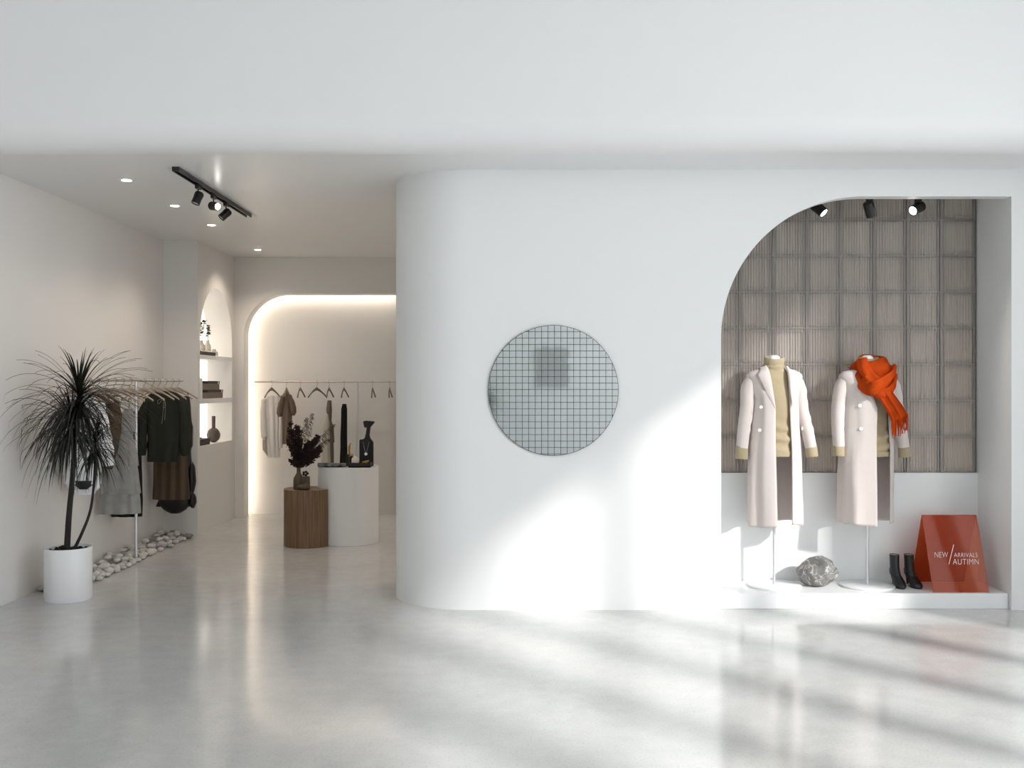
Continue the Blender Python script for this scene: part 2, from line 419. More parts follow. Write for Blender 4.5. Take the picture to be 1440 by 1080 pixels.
# right end of shop interior and outer walls
ST(MB().box(3.60, 3.75, YN+.101, YE, 0, H), 'wall_shop_right', 'plaster_warm')
ST(MB().box(XL-.15, XR+.15, YB-.15, YB, 0, HC), 'wall_rear', 'plaster')
rw = MB().box(XR, XR+.15, 4.2, YF+.1, 0, HC).box(XR, XR+.15, YB, 4.2, 4.36, HC).box(XR, XR+.15, YB, -4.6, 0, 4.36)
ST(rw, 'wall_right', 'plaster')
wf = MB()
yy = 3.06
while yy > -4.6:
    wf.box(XR-.02, XR+.15, yy-.068, yy+.068, 0, 4.36); yy -= 1.11
ST(wf, 'window_2', 'mullion')

# ------------------------------------------------------------------ mirror
mx_, mz, mr_ = P(778,549,YF).x, P(778,549,YF).z, .4435
mt = thing('wall_mirror', (mx_, YF, mz), 'round mirror tiled in small squares on the white curved wall', 'mirror')
MB().lathe([(mr_-.002,0),(mr_,.002),(mr_,.012),(mr_-.002,.014)], (mx_, YF-.001, mz), 96, (0,-1,0)).build('backing', 'groove', mt, smooth=True)
tl = MB(); pitch = .0437; gz = .0017
z0 = mz-mr_
def clip_circle(x0,x1,z0_,z1_,R):
    # polygon of the cell clipped to the circle by sampling
    poly = [(x0,z0_),(x1,z0_),(x1,z1_),(x0,z1_)]
    for k in range(96):
        a = 2*PI*(k+.5)/96; nx, nz = math.cos(a), math.sin(a); d = R*math.cos(PI/96)
        out = []
        for i in range(len(poly)):
            p, q = poly[i], poly[(i+1) % len(poly)]
            dp = p[0]*nx+p[1]*nz-d; dq = q[0]*nx+q[1]*nz-d
            if dp <= 0: out.append(p)
            if (dp < 0) != (dq < 0):
                t = dp/(dp-dq); out.append((p[0]+(q[0]-p[0])*t, p[1]+(q[1]-p[1])*t))
        poly = out
        if len(poly) < 3: return None
    return poly
for i in range(-11, 11):
    for j in range(-11, 11):
        ox = .0195*.0; a0, a1 = i*pitch+gz+.007, (i+1)*pitch-gz+.007; b0, b1 = j*pitch+gz+.006, (j+1)*pitch-gz+.006
        pg = clip_circle(a0,a1,b0,b1,mr_-.003)
        if pg:
            ar = abs(sum(pg[k][0]*pg[(k+1)%len(pg)][1]-pg[(k+1)%len(pg)][0]*pg[k][1] for k in range(len(pg))))/2
            if ar < 2e-5: continue
            rr = [(mx_+px, mz+pz) for px, pz in pg]
            tx, tz = random.uniform(-.0012,.0012), random.uniform(-.0012,.0012); cx_, cz_ = mx_+(a0+a1)/2, mz+(b0+b1)/2
            n = len(rr)
            tl.rings([[(x_, YF-.0145, z_) for x_, z_ in rr], [(x_, YF-.0165+tx*(x_-cx_)+tz*(z_-cz_), z_) for x_, z_ in rr]], False, True)
tl.build('mirror_tiles', 'mirror', mt)

# ------------------------------------------------------------------ lamps of the shop ceiling
def downlight(y, label, en):
    t = thing('ceiling_downlight', (-2.757, y, H), label, 'ceiling light', 'recessed downlights in the left shop ceiling')
    MB().lathe([(.045,0),(.045,-.004),(.034,-.004),(.034,0)], (-2.757,y,H), 24).build('rim', 'lacquer', t)
    MB().lathe([(.034,-.001),(.034,-.0055)], (-2.757,y,H), 24).build('lens', 'lamp', t)
    l = bpy.data.lights.new('downlight_or_fill_lamp', 'SPOT'); l.energy = en; l.color = (1,.84,.68); l.spot_size = 2.3; l.spot_blend = .8; l.shadow_soft_size = .04
    o = bpy.data.objects.new('downlight_or_fill_lamp', l); o.location = (-2.757, y, H-.03); col.objects.link(o)
for y_, lb, en in ((7.12,'small recessed ceiling downlight nearest the viewer, left of the track',9),(8.14,'small recessed ceiling downlight, second from the front',18),(9.13,'small recessed ceiling downlight, third from the front, below the track spotlights',30),(10.80,'small recessed ceiling downlight farthest back, before the rounded recess',28)):
    downlight(y_, lb, en)

def spotlight(top, aim, label, group, lit, plate=None, drop=.055, en=3, R=.031, L=.092):
    top = Vector(top); aim = Vector(aim).normalized()
    t = thing('spotlight', top, label, 'spotlight', group)
    ad = MB().box(top.x-.013, top.x+.013, top.y-.035, top.y+.035, top.z-.045, top.z)
    if plate: ad.box(top.x-.13, top.x+.013, top.y-.02, top.y+.02, top.z-.008, top.z)
    ad.build('adapter', 'black_metal', t)
    piv = top+Vector((0,0,-.045-drop))
    MB().tube([top+Vector((0,0,-.03)), piv], .005, 8).build('stem', 'black_metal', t)
    c = piv+aim*.01
    h = MB().lathe([(.0,-L/2),(R*.8,-L/2),(R,-L/2+.008),(R,L/2),(R*.84,L/2),(R*.80,L/2-.012),(0,L/2-.012)], c, 28, aim, caps=False)
    for k in range(5):
        h.lathe([(R,-L/2+.012+k*.006),(R+.0018,-L/2+.0125+k*.006),(R+.0018,-L/2+.0145+k*.006),(R,-L/2+.015+k*.006)], c, 28, aim, caps=False)
    ho = h.build('lamp_head', 'black_metal', t, smooth=True)
    MB().lathe([(R*.78,L/2-.010),(R*.78,L/2-.005)], c, 24, aim).build('lens', 'lamp' if lit else 'mullion', ho, smooth=False)
    if lit:
        l = bpy.data.lights.new('spot_lamp', 'SPOT'); l.energy = en; l.color = (1,.93,.84); l.spot_size = 1.2; l.spot_blend = .8; l.shadow_soft_size = .03
        o = bpy.data.objects.new('spot_lamp', l); o.location = c+aim*(L/2+.02); o.rotation_euler = aim.to_track_quat('-Z','Y').to_euler(); col.objects.link(o)
    return t
tr = MB().box(-2.284,-2.276,6.69,8.55,H-.030,H).box(-2.244,-2.236,6.69,8.55,H-.030,H).box(-2.276,-2.244,6.69,8.55,H-.012,H).box(-2.284,-2.236,6.686,6.69,H-.030,H)
tag(tr.build('ceiling_track', 'black_metal'), 'black lighting track along the left shop ceiling', 'lighting track')
g = 'spotlights on the left ceiling track'
spotlight((-2.26,7.17,H-.012), (-.28,-.25,-.9), 'black spotlight nearest the front of the ceiling track, pointing down', g, False)
spotlight((-2.26,7.54,H-.012), (.78,-.60,-.18), 'black spotlight in the middle of the ceiling track with its lamp glowing', g, True)
spotlight((-2.26,7.87,H-.012), (-.55,-.3,-.62), 'black spotlight farthest back on the ceiling track, tipped to the left', g, False)
g = 'spotlights at the top of the display niche'
zt2 = 2.868
tk = MB().box(1.6, 3.0, 7.035, 7.065, zt2, 2.935); tag(tk.build('ceiling_track', 'black_metal'), 'black lighting track along the top of the display niche', 'lighting track')
for xp, aim, lit, lb in ((1150,(.55,-.48,-.68),True,'glowing black spotlight at the left of the display niche, half behind the arch'),
                     (1222.5,(.35,.3,-.85),False,'unlit black spotlight in the middle of the display niche top'),
                     (1291,(-.78,-.45,-.42),True,'glowing black spotlight at the right of the display niche top')):
    spotlight(((xp-720)*7.05/F, 7.05, zt2), aim, lb, g, lit, plate=True, drop=.035, R=.037, L=.11, en=34)

# ------------------------------------------------------------------ mannequins, coats, jumpers, scarf
def smooth_path(p, n):
    out = []
    for i in range(n+1):
        s_ = i/n*(len(p)-1); a = min(int(s_), len(p)-2); f = s_-a
        p0, p1, p2, p3 = p[max(a-1,0)], p[a], p[a+1], p[min(a+2,len(p)-1)]
        out.append(.5*((2*p1)+(-p0+p2)*f+(2*p0-5*p1+4*p2-p3)*f*f+(-p0+3*p1-3*p2+p3)*f**3))
    return out
def wavy(p, s=6, amp=.004, seed=0):
    return amp*noise.noise(Vector((p[0]*s, p[1]*s, p[2]*s*.4))+Vector((seed*3.1,0,0)))

class Shell:
    """horizontal cross sections: z -> (cx offset, half width, half depth, cy offset)"""
    def __init__(s, cx, cy, rows): s.cx, s.cy, s.rows = cx, cy, rows
    def at(s, z):
        r = s.rows
        if z >= r[0][0]: q = r[0][1:]
        elif z <= r[-1][0]: q = r[-1][1:]
        else:
            for a, b in zip(r, r[1:]):
                if b[0] <= z <= a[0]:
                    t = (a[0]-z)/(a[0]-b[0]); t = t*t*(3-2*t)*.5+t*.5
                    q = tuple(lerp(u, v, t) for u, v in zip(a[1:], b[1:])); break
        return q
    def pt(s, phi, z, off=0, e=2.4):
        ox, a, b, oy = s.at(z); sn, cs = math.sin(phi), math.cos(phi)
        x = math.copysign(abs(sn)**(2/e), sn); y = math.copysign(abs(cs)**(2/e), cs)
        return Vector((s.cx+ox+(a+off)*x, s.cy+oy-(b+off)*y, z))
    def phi_of_x(s, X, z, e=2.4):
        ox, a, b, oy = s.at(z); q = max(-.999, min(.999, (X-s.cx-ox)/a))
        return math.asin(math.copysign(abs(q)**(e/2), q))

def mannequin(cxp, poly_, which, label):
    D = 7.07; cx = P(cxp,0,D).x; k = D/F
    t = thing('mannequin', (cx, D, .105), label, 'mannequin', 'mannequins in the display niche')
    b = MB().lathe([(.0,0),(.185,0),(.189,.004),(.189,.011),(.185,.014),(0,.014)], (cx,D,.105), 64, caps=False)
    b.build('base_plate', 'chrome' if False else 'lacquer', t, smooth=True)
    MB().lathe([(.0105,.014),(.0105,.95)], (cx,D,.105), 20).build('pole', 'chrome', t, smooth=True)
    tor = MB(); rr = []
    for z, a, bb in ((1.065,.10,.07),(1.09,.12,.08),(1.2,.115,.08),(1.35,.13,.088),(1.46,.14,.09),(1.54,.13,.075),(1.59,.09,.06),(1.63,.052,.05),(1.66,.045,.045),(1.70,.043,.043),(1.725,.042,.042),(1.738,.034,.035),(1.744,.018,.02)):
        rr.append([(cx+a*math.cos(2*PI*q/28), D+bb*math.sin(2*PI*q/28), z) for q in range(28)])
    tor.rings(rr).build('torso', 'body', t, smooth=True, angle=60)
    return t, cx, D

def sweater(cx, D, cuffs, label, seed, hemz=1.035):
    t = thing('turtleneck_sweater', (cx, D, hemz), label, 'sweater', 'camel jumpers on the mannequins')
    sh = Shell(cx, D, [(1.655,0,.068,.062,0),(1.64,0,.075,.065,0),(1.61,0,.12,.07,0),(1.57,0,.14,.08,0),(1.44,.005,.142,.098,0),(1.25,.005,.132,.092,0),(1.12,.005,.146,.107,0),(hemz+.03,.005,.144,.105,0),(hemz,.005,.138,.10,0)])
    mb = MB(); zs_ = [lerp(1.655,hemz,i/44) for i in range(45)]; rs = []
    for i, z in enumerate(zs_):
        ring = []
        for j in range(56):
            ph = 2*PI*j/56; p = sh.pt(ph, z)
            fold = max(0, 1-abs(z-1.14)/.2)
            w = fold*.011*math.sin(z*70+3.0*math.sin(ph+seed)+2*noise.noise(p*7)) + wavy(p, 10, .006, seed)
            ring.append(p+Vector((math.sin(ph), -math.cos(ph), 0))*w)
        rs.append(ring)
    mb.rings(rs, False, True)
    mb.build('knit_body', 'sweater', t, smooth=True, angle=80)
    MB().rings([[sh.pt(2*PI*j/56, z, o) for j in range(56)] for z, o in ((hemz+.03,.004),(hemz+.028,.008),(hemz-.004,.008),(hemz-.006,.002))], False, False).build('hem_band', 'sweater', t, smooth=True)
    cr = MB(); rs = []
    for h, r in ((1.635,.072),(1.65,.073),(1.664,.075),(1.672,.079),(1.678,.073),(1.682,.068),(1.69,.071),(1.705,.073),(1.722,.073),(1.731,.070),(1.731,.064),(1.72,.060),(1.69,.058)):
        rs.append([(cx+r*math.sin(2*PI*j/48)*1.0, D-r*.93*math.cos(2*PI*j/48), h-.012*math.cos(2*PI*j/48)+.003*math.sin(3*2*PI*j/48+h*90)) for j in range(48)])
    cr.rings(rs, False, False); cr.build('roll_collar', 'sweater', t, smooth=True, angle=80)
    for (p0, p1, r) in cuffs:
        MB().tube([p0, lerp(Vector(p0), Vector(p1), .1), lerp(Vector(p0), Vector(p1), .9), p1], [r*.95, r, r*1.03, r*.98], 20).build('cuff', 'sweater', t, smooth=True)
    return t

def coat(cx, D, Sh, edges, sleeves, lap, buttons, label, seed):
    """edges: z -> (x of left front edge, x of right front edge); all world metres"""
    zmin = Sh.rows[-1][0]
    t = thing('long_coat', (cx, D, zmin), label, 'coat', 'oatmeal coats on the mannequins')
    def edge(z):
        r = edges
        if z >= r[0][0]: return r[0][1:]
        if z <= r[-1][0]: return r[-1][1:]
        for a, b in zip(r, r[1:]):
            if b[0] <= z <= a[0]:
                q = (a[0]-z)/(a[0]-b[0]); return tuple(lerp(u, v, q) for u, v in zip(a[1:], b[1:]))
    zs_ = [lerp(Sh.rows[0][0], zmin, (i/64)**1.0) for i in range(65)]
    NU = 84; rs = []
    for z in zs_:
        xl, xr = edge(z); p0 = Sh.phi_of_x(xr, z); p1 = Sh.phi_of_x(xl, z)+2*PI
        ring = []
        for j in range(NU+1):
            u = j/NU; ph = lerp(p0, p1, u)
            low = max(0, min(1, (1.35-z)/.8))
            w = low*(.012*math.sin(5*ph+seed+z*1.3)+.006*math.sin(11*ph+seed*2)) + .004*noise.noise(Vector((ph*2, z*5, seed)))
            w *= min(1, u*10, (1-u)*10)
            e_ = .012*max(0,(1-u*14), (1-(1-u)*14))*(z > 0)
            p = Sh.pt(ph, z); n_ = Vector((math.sin(ph), -math.cos(ph), 0))
            dz = -.012 if ph > PI else 0
            q = p+n_*(w+(.014 if u > .5 and (1-u) < .12 else 0)*min(1, (.12-(1-u))*20 if (1-u) < .12 else 0)*(z < 1.5))
            if z < zmin+.02: q.z += .006*math.sin(ph*3+seed)-(.012 if u > .75 else 0)
            ring.append(q)
        rs.append(ring)
    mb = MB().rings(rs, False, False, closed=False)
    o = mb.build('coat_body', 'coat', t, smooth=True, angle=80, solid=.007)
    # back collar ring stands around the neck
    # sleeves
    for pts, rad in sleeves:
        n = 36; P_ = []; R_ = []
        for i in range(n+1):
            s_ = i/n*(len(pts)-1); a = min(int(s_), len(pts)-2); f = s_-a
            p0 = Vector(pts[max(a-1,0)]); p1 = Vector(pts[a]); p2 = Vector(pts[a+1]); p3 = Vector(pts[min(a+2,len(pts)-1)])
            P_.append(.5*((2*p1)+(-p0+p2)*f+(2*p0-5*p1+4*p2-p3)*f*f+(-p0+3*p1-3*p2+p3)*f**3))
            r = lerp(rad[a], rad[a+1], f)
            if .12 < i/n < .9: r += .0006*math.sin(i*1.7+seed)
            R_.append(r)
        R_[0] *= .5; R_[1] *= .8; R_[2] *= .93
        sm = MB(); rings_ = []
        for i in range(n+1):
            tt = (P_[min(i+1,n)]-P_[max(i-1,0)]).normalized(); a = Vector((1,0,0)); u = (a-tt*a.dot(tt)).normalized(); w = tt.cross(u)
            ring = []
            for kk in range(26):
                an = 2*PI*kk/26
                wr = (.0034*math.sin(i*1.15+2.5*math.sin(an)+seed)*max(0, math.cos(an+.6)) if math.cos(an) > -.3 else 0)*(1 if 5 < i < 30 else .15)
                ring.append(P_[i]+u*((R_[i]+wr)*math.cos(an))+w*((R_[i]*1.12+wr)*math.sin(an)))
            rings_.append(ring)
        rings_.append([p+(P_[n]-p)*.10 for p in rings_[-1]])
        sm.rings(rings_, True, True).build('sleeve', 'coat', t, smooth=True, angle=60)
    for pts in lap:                                    # lapel outlines: inner edge and outer edge, top to bottom
        inner, outer = pts; n = 16; rs = []
        def samp(L_, f):
            s_ = f*(len(L_)-1); a = min(int(s_), len(L_)-2); return Vector(L_[a]).lerp(Vector(L_[a+1]), s_-a)
        top = []
        for i in range(n+1):
            a = samp(inner, i/n); b = samp(outer, i/n); row = []
            for j in range(7):
                q = a.lerp(b, j/6); ph = Sh.phi_of_x(q.x, q.y); pp = Sh.pt(ph, q.y, .012+.010*math.sin(PI*j/6)*(1-i/n*.6)+.002*(j == 6))
                row.append(pp)
            top.append(row)
        MB().rings(top, False, False, closed=False).build('lapel', 'coat', t, smooth=True, angle=80, solid=.006)
    for X, z in buttons:
        ph = Sh.phi_of_x(X, z); p = Sh.pt(ph, z, .016 if seed == 1 else .009); n_ = Vector((math.sin(ph)*.5, -math.cos(ph), 0)).normalized()
        bt = MB().lathe([(0,0),(.0115,0),(.0125,.002),(.0125,.004),(.010,.0055),(.006,.0042),(0,.0042)], p, 20, n_, caps=False)
        for dx in (-.0028,.0028): bt.lathe([(.0012,.004),(.0012,.0046)], p+Vector((dx,0,0)), 6, n_)
        bt.build('button', 'button', t, smooth=True)
    return t

KP = 7.07/F
def X7(x): return (x-720)*KP
def Z7(y): return CZ-(y-540)*KP
# --- left mannequin
_, cx1, D = mannequin(1088.5, None, 1, 'left white torso mannequin in the long coat, left of the marble rock')
S1 = Shell(X7(1088.5), 7.07, [(1.662,0,.078,.066,.004),(1.648,0,.086,.07,.004),(1.637,0,.150,.08,.0),(1.618,0,.192,.088,0),(1.59,0,.200,.098,0),(1.55,.002,.186,.106,0),(1.44,.012,.158,.118,0),(1.24,.006,.168,.118,0),(1.0,.003,.184,.13,0),(.80,0,.186,.137,0),(.553,-.001,.188,.142,0)])
E1 = [(1.662,X7(1078),X7(1101)),(1.62,X7(1076),X7(1103)),(1.50,X7(1080),X7(1104)),(1.37,X7(1084.5),X7(1105)),(1.1,X7(1084),X7(1107.5)),(.553,X7(1085.5),X7(1107.5))]
def sl(pts, y=7.07): return [Vector((X7(a), y+dy, Z7(b))) for a, b, dy in pts]
SL1 = [(sl([(1061,531,0),(1052.5,545,0),(1050,575,-.005),(1045,605,-.02),(1042,630,-.03)]), [.048,.052,.049,.044,.0405]),
       (sl([(1115,531,0),(1123,545,0),(1127,575,-.005),(1134,605,-.02),(1138.5,629,-.03)]), [.046,.050,.047,.043,.0395])]
def L2(seq): return [(X7(a), Z7(b)) for a, b in seq]
LP1 = [(L2([(1077,514),(1079,530),(1082,552),(1085,577)]), L2([(1069,519),(1062,527),(1073,552),(1085,577)])),
       (L2([(1101.5,514),(1102,530),(1103.5,552),(1106,572)]), L2([(1109,518),(1119,526),(1113,550),(1106,572)]))]
c1 = coat(X7(1088.5), 7.07, S1, E1, SL1, LP1, [(X7(1067.5),Z7(572)),(X7(1065.5),Z7(604)),(X7(1121.5),Z7(602))], 'long oatmeal coat with open front on the left mannequin, camel jumper showing', 1)
sweater(X7(1088.5), 7.07, [((X7(1041.8),7.04,Z7(627)),(X7(1040.8),7.035,Z7(645)),.043),((X7(1138.5),7.04,Z7(626)),(X7(1140),7.035,Z7(642)),.041)], 'camel turtleneck sweater under the open coat of the left mannequin', 1)
# --- right mannequin
_, cx2, D = mannequin(1219.5, None, 2, 'right white torso mannequin with a rust scarf, beside the black boots')
cxx = 1219.0
S2 = Shell(X7(cxx), 7.07, [(1.662,0,.078,.066,.004),(1.648,0,.086,.07,.004),(1.637,0,.150,.08,.0),(1.618,0,.188,.088,0),(1.59,0,.198,.098,0),(1.55,0,.188,.106,0),(1.44,.0,.170,.118,0),(1.24,-.004,.178,.118,0),(1.0,-.004,.188,.13,0),(.80,-.004,.190,.137,0),(.565,-.004,.192,.142,0)])
E2 = [(1.662,X7(1207),X7(1234)),(1.62,X7(1206),X7(1237)),(1.50,X7(1215),X7(1241)),(1.37,X7(1224),X7(1243)),(1.1,X7(1222.5),X7(1245)),(.565,X7(1222.5),X7(1243))]
SL2 = [(sl([(1193,531,0),(1184,545,0),(1179,575,-.005),(1177.5,605,-.02),(1178,628,-.03)]), [.048,.053,.050,.044,.0405]),
       (sl([(1247,531,0),(1256,545,0),(1261,575,.0),(1266,605,-.005),(1270,629,-.01)]), [.046,.050,.047,.043,.0395])]
LP2 = [(L2([(1213,536),(1216,547),(1219,560),(1224,577)]), L2([(1206,537),(1205,545),(1211,556),(1224,577)])),
       (L2([(1237,516),(1239,530),(1241,552),(1243.5,572)]), L2([(1243,520),(1253,526),(1250,550),(1243.5,572)]))]
coat(X7(cxx), 7.07, S2, E2, SL2, LP2, [(X7(1202),Z7(570)),(X7(1203),Z7(602)),(X7(1248),Z7(602))], 'long oatmeal coat on the right mannequin, under the rust scarf', 4)
sweater(X7(1221), 7.07, [((X7(1177.8),7.04,Z7(627)),(X7(1177.3),7.035,Z7(641)),.043),((X7(1270),7.06,Z7(627)),(X7(1271.5),7.055,Z7(643)),.041)], 'camel turtleneck sweater under the scarf and coat of the right mannequin', 2)
# --- scarf
sc = thing('scarf', (X7(1222), 7.0, Z7(610)), 'rust orange wool scarf wound around the neck of the right mannequin', 'scarf')
def ringpath(cx, cy, cz, rx, ry, tilt_x, tilt_y, n=48, a0=0, a1=2*PI):
    pts = []
    for i in range(n+1):
        a = lerp(a0, a1, i/n); x = rx*math.sin(a); y = -ry*math.cos(a)
        pts.append(Vector((cx+x, cy+y, cz+tilt_x*x/rx+tilt_y*math.cos(a))))
    return pts
def wrap(name, pts, w, th, lean, n_out, cxy):
    ups = []
    for p in pts:
        rad = Vector((p.x-cxy[0], p.y-cxy[1], 0)).normalized()
        ups.append(Vector((0,0,1))+rad*lean)
    return MB().ribbon(pts, w, th, ups, seg=20, p=2.3).build(name, 'scarf', sc, smooth=True, angle=80)
c0 = (X7(1224.5), 7.05)
cw_ = MB(); rs = []
for j in range(96):
    th = 2*PI*j/96; f = math.cos(th); ring = []
    zc = 1.648-.030*f+.008*math.sin(th); hh = .082+.008*f; rx_, ry_ = .106, .096
    for k in range(30):
        a = 2*PI*k/30; up = math.sin(a); out = math.cos(a)
        lean = -.030*up
        fold = .010*math.sin(a*3+th*2.0)+.005*math.sin(a*6-th*3)
        r = .030+fold
        R2 = out*r+lean
        ring.append(Vector((c0[0]+(rx_+R2+.012*(1-abs(up)))*math.sin(th), c0[1]-(ry_+R2)*math.cos(th), zc+up*hh*(1+.1*math.sin(th*2)))))
    rs.append(ring)
rs.append(rs[0])
cw_.rings(rs, False, False).build('neck_wrap', 'scarf', sc, smooth=True, angle=80)
wrap('neck_wrap', ringpath(c0[0], c0[1]-.004, 1.615, .128, .116, .030, -.055), .085, .032, -.45, None, c0)
# crossing band in front
lb_ = smooth_path([Vector((X7(1207),7.01,Z7(506))), Vector((X7(1207),6.955,Z7(519))), Vector((X7(1214),6.912,Z7(532))), Vector((X7(1227),6.888,Z7(543)))], 24)
MB().ribbon(lb_, [lerp(.085,.075,i/24) for i in range(25)], .028, [Vector((.75,-.15,.65))]*25, seg=20, p=2.3).build('diagonal_fold', 'scarf', sc, smooth=True, angle=80)
cb = [Vector((X7(1250), 6.98, Z7(517))), Vector((X7(1244), 6.925, Z7(528))), Vector((X7(1233), 6.888, Z7(536))), Vector((X7(1221), 6.872, Z7(543))), Vector((X7(1211), 6.89, Z7(547))), Vector((X7(1204), 6.955, Z7(541))), Vector((X7(1200), 7.0, Z7(530)))]
pp = smooth_path(cb, 30)
MB().ribbon(pp, [lerp(.075,.10,math.sin(PI*i/30)) for i in range(31)], .03, [Vector((.15,-.25,1))]*31, seg=20, p=2.3).build('cross_band', 'scarf', sc, smooth=True, angle=80)
# knot fold and tail
kn = smooth_path([Vector((X7(1206),6.925,Z7(530))), Vector((X7(1214),6.905,Z7(543))), Vector((X7(1224),6.895,Z7(553))), Vector((X7(1236),6.905,Z7(552))), Vector((X7(1246),6.93,Z7(541))), Vector((X7(1250),6.965,Z7(527)))], 24)
MB().ribbon(kn, [lerp(.05,.085,math.sin(PI*i/24)) for i in range(25)], .030, [Vector((.1,-.3,1))]*25, seg=20, p=2.3).build('knot_fold', 'scarf', sc, smooth=True, angle=80)
tail = smooth_path([Vector((X7(1229),6.915,Z7(549))), Vector((X7(1237),6.90,Z7(562))), Vector((X7(1245),6.902,Z7(574))), Vector((X7(1252),6.908,Z7(587)))], 22)
tm = MB(); rs = []
for i, p in enumerate(tail):
    W = lerp(.10, .118, i/22); ax = Vector((.86, .0, .30)).normalized(); n_ = Vector((0,-1,0)); ring = []
    for k in range(40):
        u = (k if k < 20 else 39-k)/19-.5; side = 1 if k < 20 else -1
        rip = .008*math.sin(u*13+1)+.004*math.sin(u*27)
        ring.append(p+ax*(u*W)+n_*(rip+side*.006+.012*math.cos(u*PI)))
    rs.append(ring)
tm.rings(rs).build('tail', 'scarf', sc, smooth=True, angle=80)
fg = MB(); e_ = tail[-1]; ax = Vector((.86,0,.30)).normalized()
for k in range(30):
    u = k/29-.5; p = e_+ax*(u*.115)+Vector((0,-.004+.008*math.sin(u*13+1)*-1,0)); L_ = random.uniform(.085,.13)
    dx = random.uniform(-.012,.012)
    fg.tube([p+Vector((0,0,.012)), p+Vector((dx*.3,random.uniform(-.006,.006),-L_*.35)), p+Vector((dx*.7,random.uniform(-.006,.006),-L_*.7)), p+Vector((dx,0,-L_))], [.0034,.0032,.003,.0022], 6)
fg.build('fringe', 'scarf', sc, smooth=True)

# ------------------------------------------------------------------ rock, boots, sign
rk = bmesh.new(); bmesh.ops.create_icosphere(rk, subdivisions=5, radius=1)
pr = P(1149, 823, 7.08); rc = Vector(((1149.5-720)*7.08/F, 7.08, .105+.104))
for v in rk.verts:
    d = v.co.normalized()
    r = 1+.16*noise.noise(d*1.3+Vector((4,2,1)))+.07*noise.noise(d*3.1)+.035*noise.noise(d*7)
    x = d.x*r*.148; y = d.y*r*.105; z = d.z*r*.108
    z *= 1-.45*max(0, abs(d.x)-.15)*(d.z > 0)
    x += .012*d.z
    v.co = Vector((x, y, max(z, -.104)))
me = bpy.data.meshes.new('rock'); rk.to_mesh(me); rk.free(); me.materials.append(M['marble'])
for p_ in me.polygons: p_.use_smooth = True
ro = bpy.data.objects.new('rock', me); col.objects.link(ro); ro.location = rc
tag(ro, 'grey veined marble rock lying on the platform between the two stands', 'rock')

def boot(px, py, rz, label):
    t = thing('ankle_boot', (px, py, .105), label, 'ankle boot', 'black heeled ankle boots on the platform', rz)
    # local frame: toe to -Y, heel to +Y
    secs = [ (.242, .028,.047, .034,.044),(.225,.028,.046,.033,.043),(.19,.026,.044,.032,.042),(.15,.022,.042,.032,.044),(.12,.016,.042,.033,.050),(.095,.004,.041,.034,.062)]
    mb = MB(); rs = []
    for z, cy, _, a, b in secs:
        rs.append([(a*math.cos(2*PI*k/28), cy+b*math.sin(2*PI*k/28), z) for k in range(28)])
    # foot: swing the rings forward and down to the toe
    foot = [((0,-.012,.078),.036,.060,-.55),((0,-.045,.056),.038,.048,-.95),((0,-.080,.038),.040,.036,-1.25),((0,-.115,.026),.037,.026,-1.45),((0,-.145,.019),.028,.018,-1.55),((0,-.163,.015),.014,.011,-1.57)]
    for c, a, b, ang in foot:
        ring = []
        for k in range(28):
            u = a*math.cos(2*PI*k/28); w = b*math.sin(2*PI*k/28)
            ring.append((c[0]+u, c[1]+w*math.cos(ang), max(.006, c[2]-w*math.sin(ang)*1.0)))
        rs.append(ring)
    mb.rings(rs, False, True).build('upper', 'leather', t, smooth=True, angle=70, local=True, solid=.003)
    MB().rings([[(.031*math.cos(2*PI*k/28), .028+.041*math.sin(2*PI*k/28), z) for k in range(28)] for z in (.2375,.236)]).build('lining', 'insole', t, local=True)
    # quarter around heel
    q = MB(); q.rings([[(.033*math.cos(2*PI*k/20), .034+.034*math.sin(2*PI*k/20)-.01*(z<.1), z) for k in range(20)] for z in (.13,.10,.085)]); q.build('heel_counter', 'leather', t, smooth=True, local=True)
    h = MB(); rs = []
    for z, r, y in ((.092,.026,.040),(.07,.017,.048),(.04,.010,.052),(.0,.0075,.053)):
        rs.append([(r*math.cos(2*PI*k/14), y+r*math.sin(2*PI*k/14), z) for k in range(14)])
    h.rings(rs).build('heel', 'leather', t, smooth=True, local=True)
    so = MB(); pts = [(-.030,-.03),(-.036,-.08),(-.034,-.12),(-.020,-.155),(0,-.166),(.020,-.155),(.034,-.12),(.036,-.08),(.030,-.03)]
    so.prism(pts, 0, .008).build('sole', 'leather', t, local=True)
    t.scale = (.98,.92,.89)
    return t
boot(X7(1262), 7.105, math.radians(-3), 'left black heeled ankle boot, beside the mannequin stand')
boot(X7(1283), 7.105, math.radians(2), 'right black heeled ankle boot, next to the orange sign')

sg = thing('folded_sign', (3.09, 7.04, .105), 'orange acrylic folded sign with NEW ARRIVALS lettering, beside the boots', 'sign')
zt_ = .612; z0_ = .105
X0, X1 = 2.898, 3.283
def slab(ya, za, yb, zb_, th):
    d = Vector((0, yb-ya, zb_-za)).normalized(); n_ = Vector((0, -d.z, d.y))*th
    return MB().add([(X0,ya,za),(X1,ya,za),(X1,yb,zb_),(X0,yb,zb_),(X0,ya+n_.y,za+n_.z),(X1,ya+n_.y,za+n_.z),(X1,yb+n_.y,zb_+n_.z),(X0,yb+n_.y,zb_+n_.z)],
                    [(0,1,2,3),(7,6,5,4),(0,4,5,1),(1,5,6,2),(2,6,7,3),(3,7,4,0)])
slab(6.850, z0_, 7.036, zt_, -.004).build('front_panel', 'acrylic', sg)
slab(7.232, z0_, 7.046, zt_, .004).build('back_panel', 'acrylic', sg)
ed = MB(); ed.box(X0, X1, 7.0355, 7.0465, zt_, zt_+.003); ed.build('folded_edge', 'acrylic', sg)
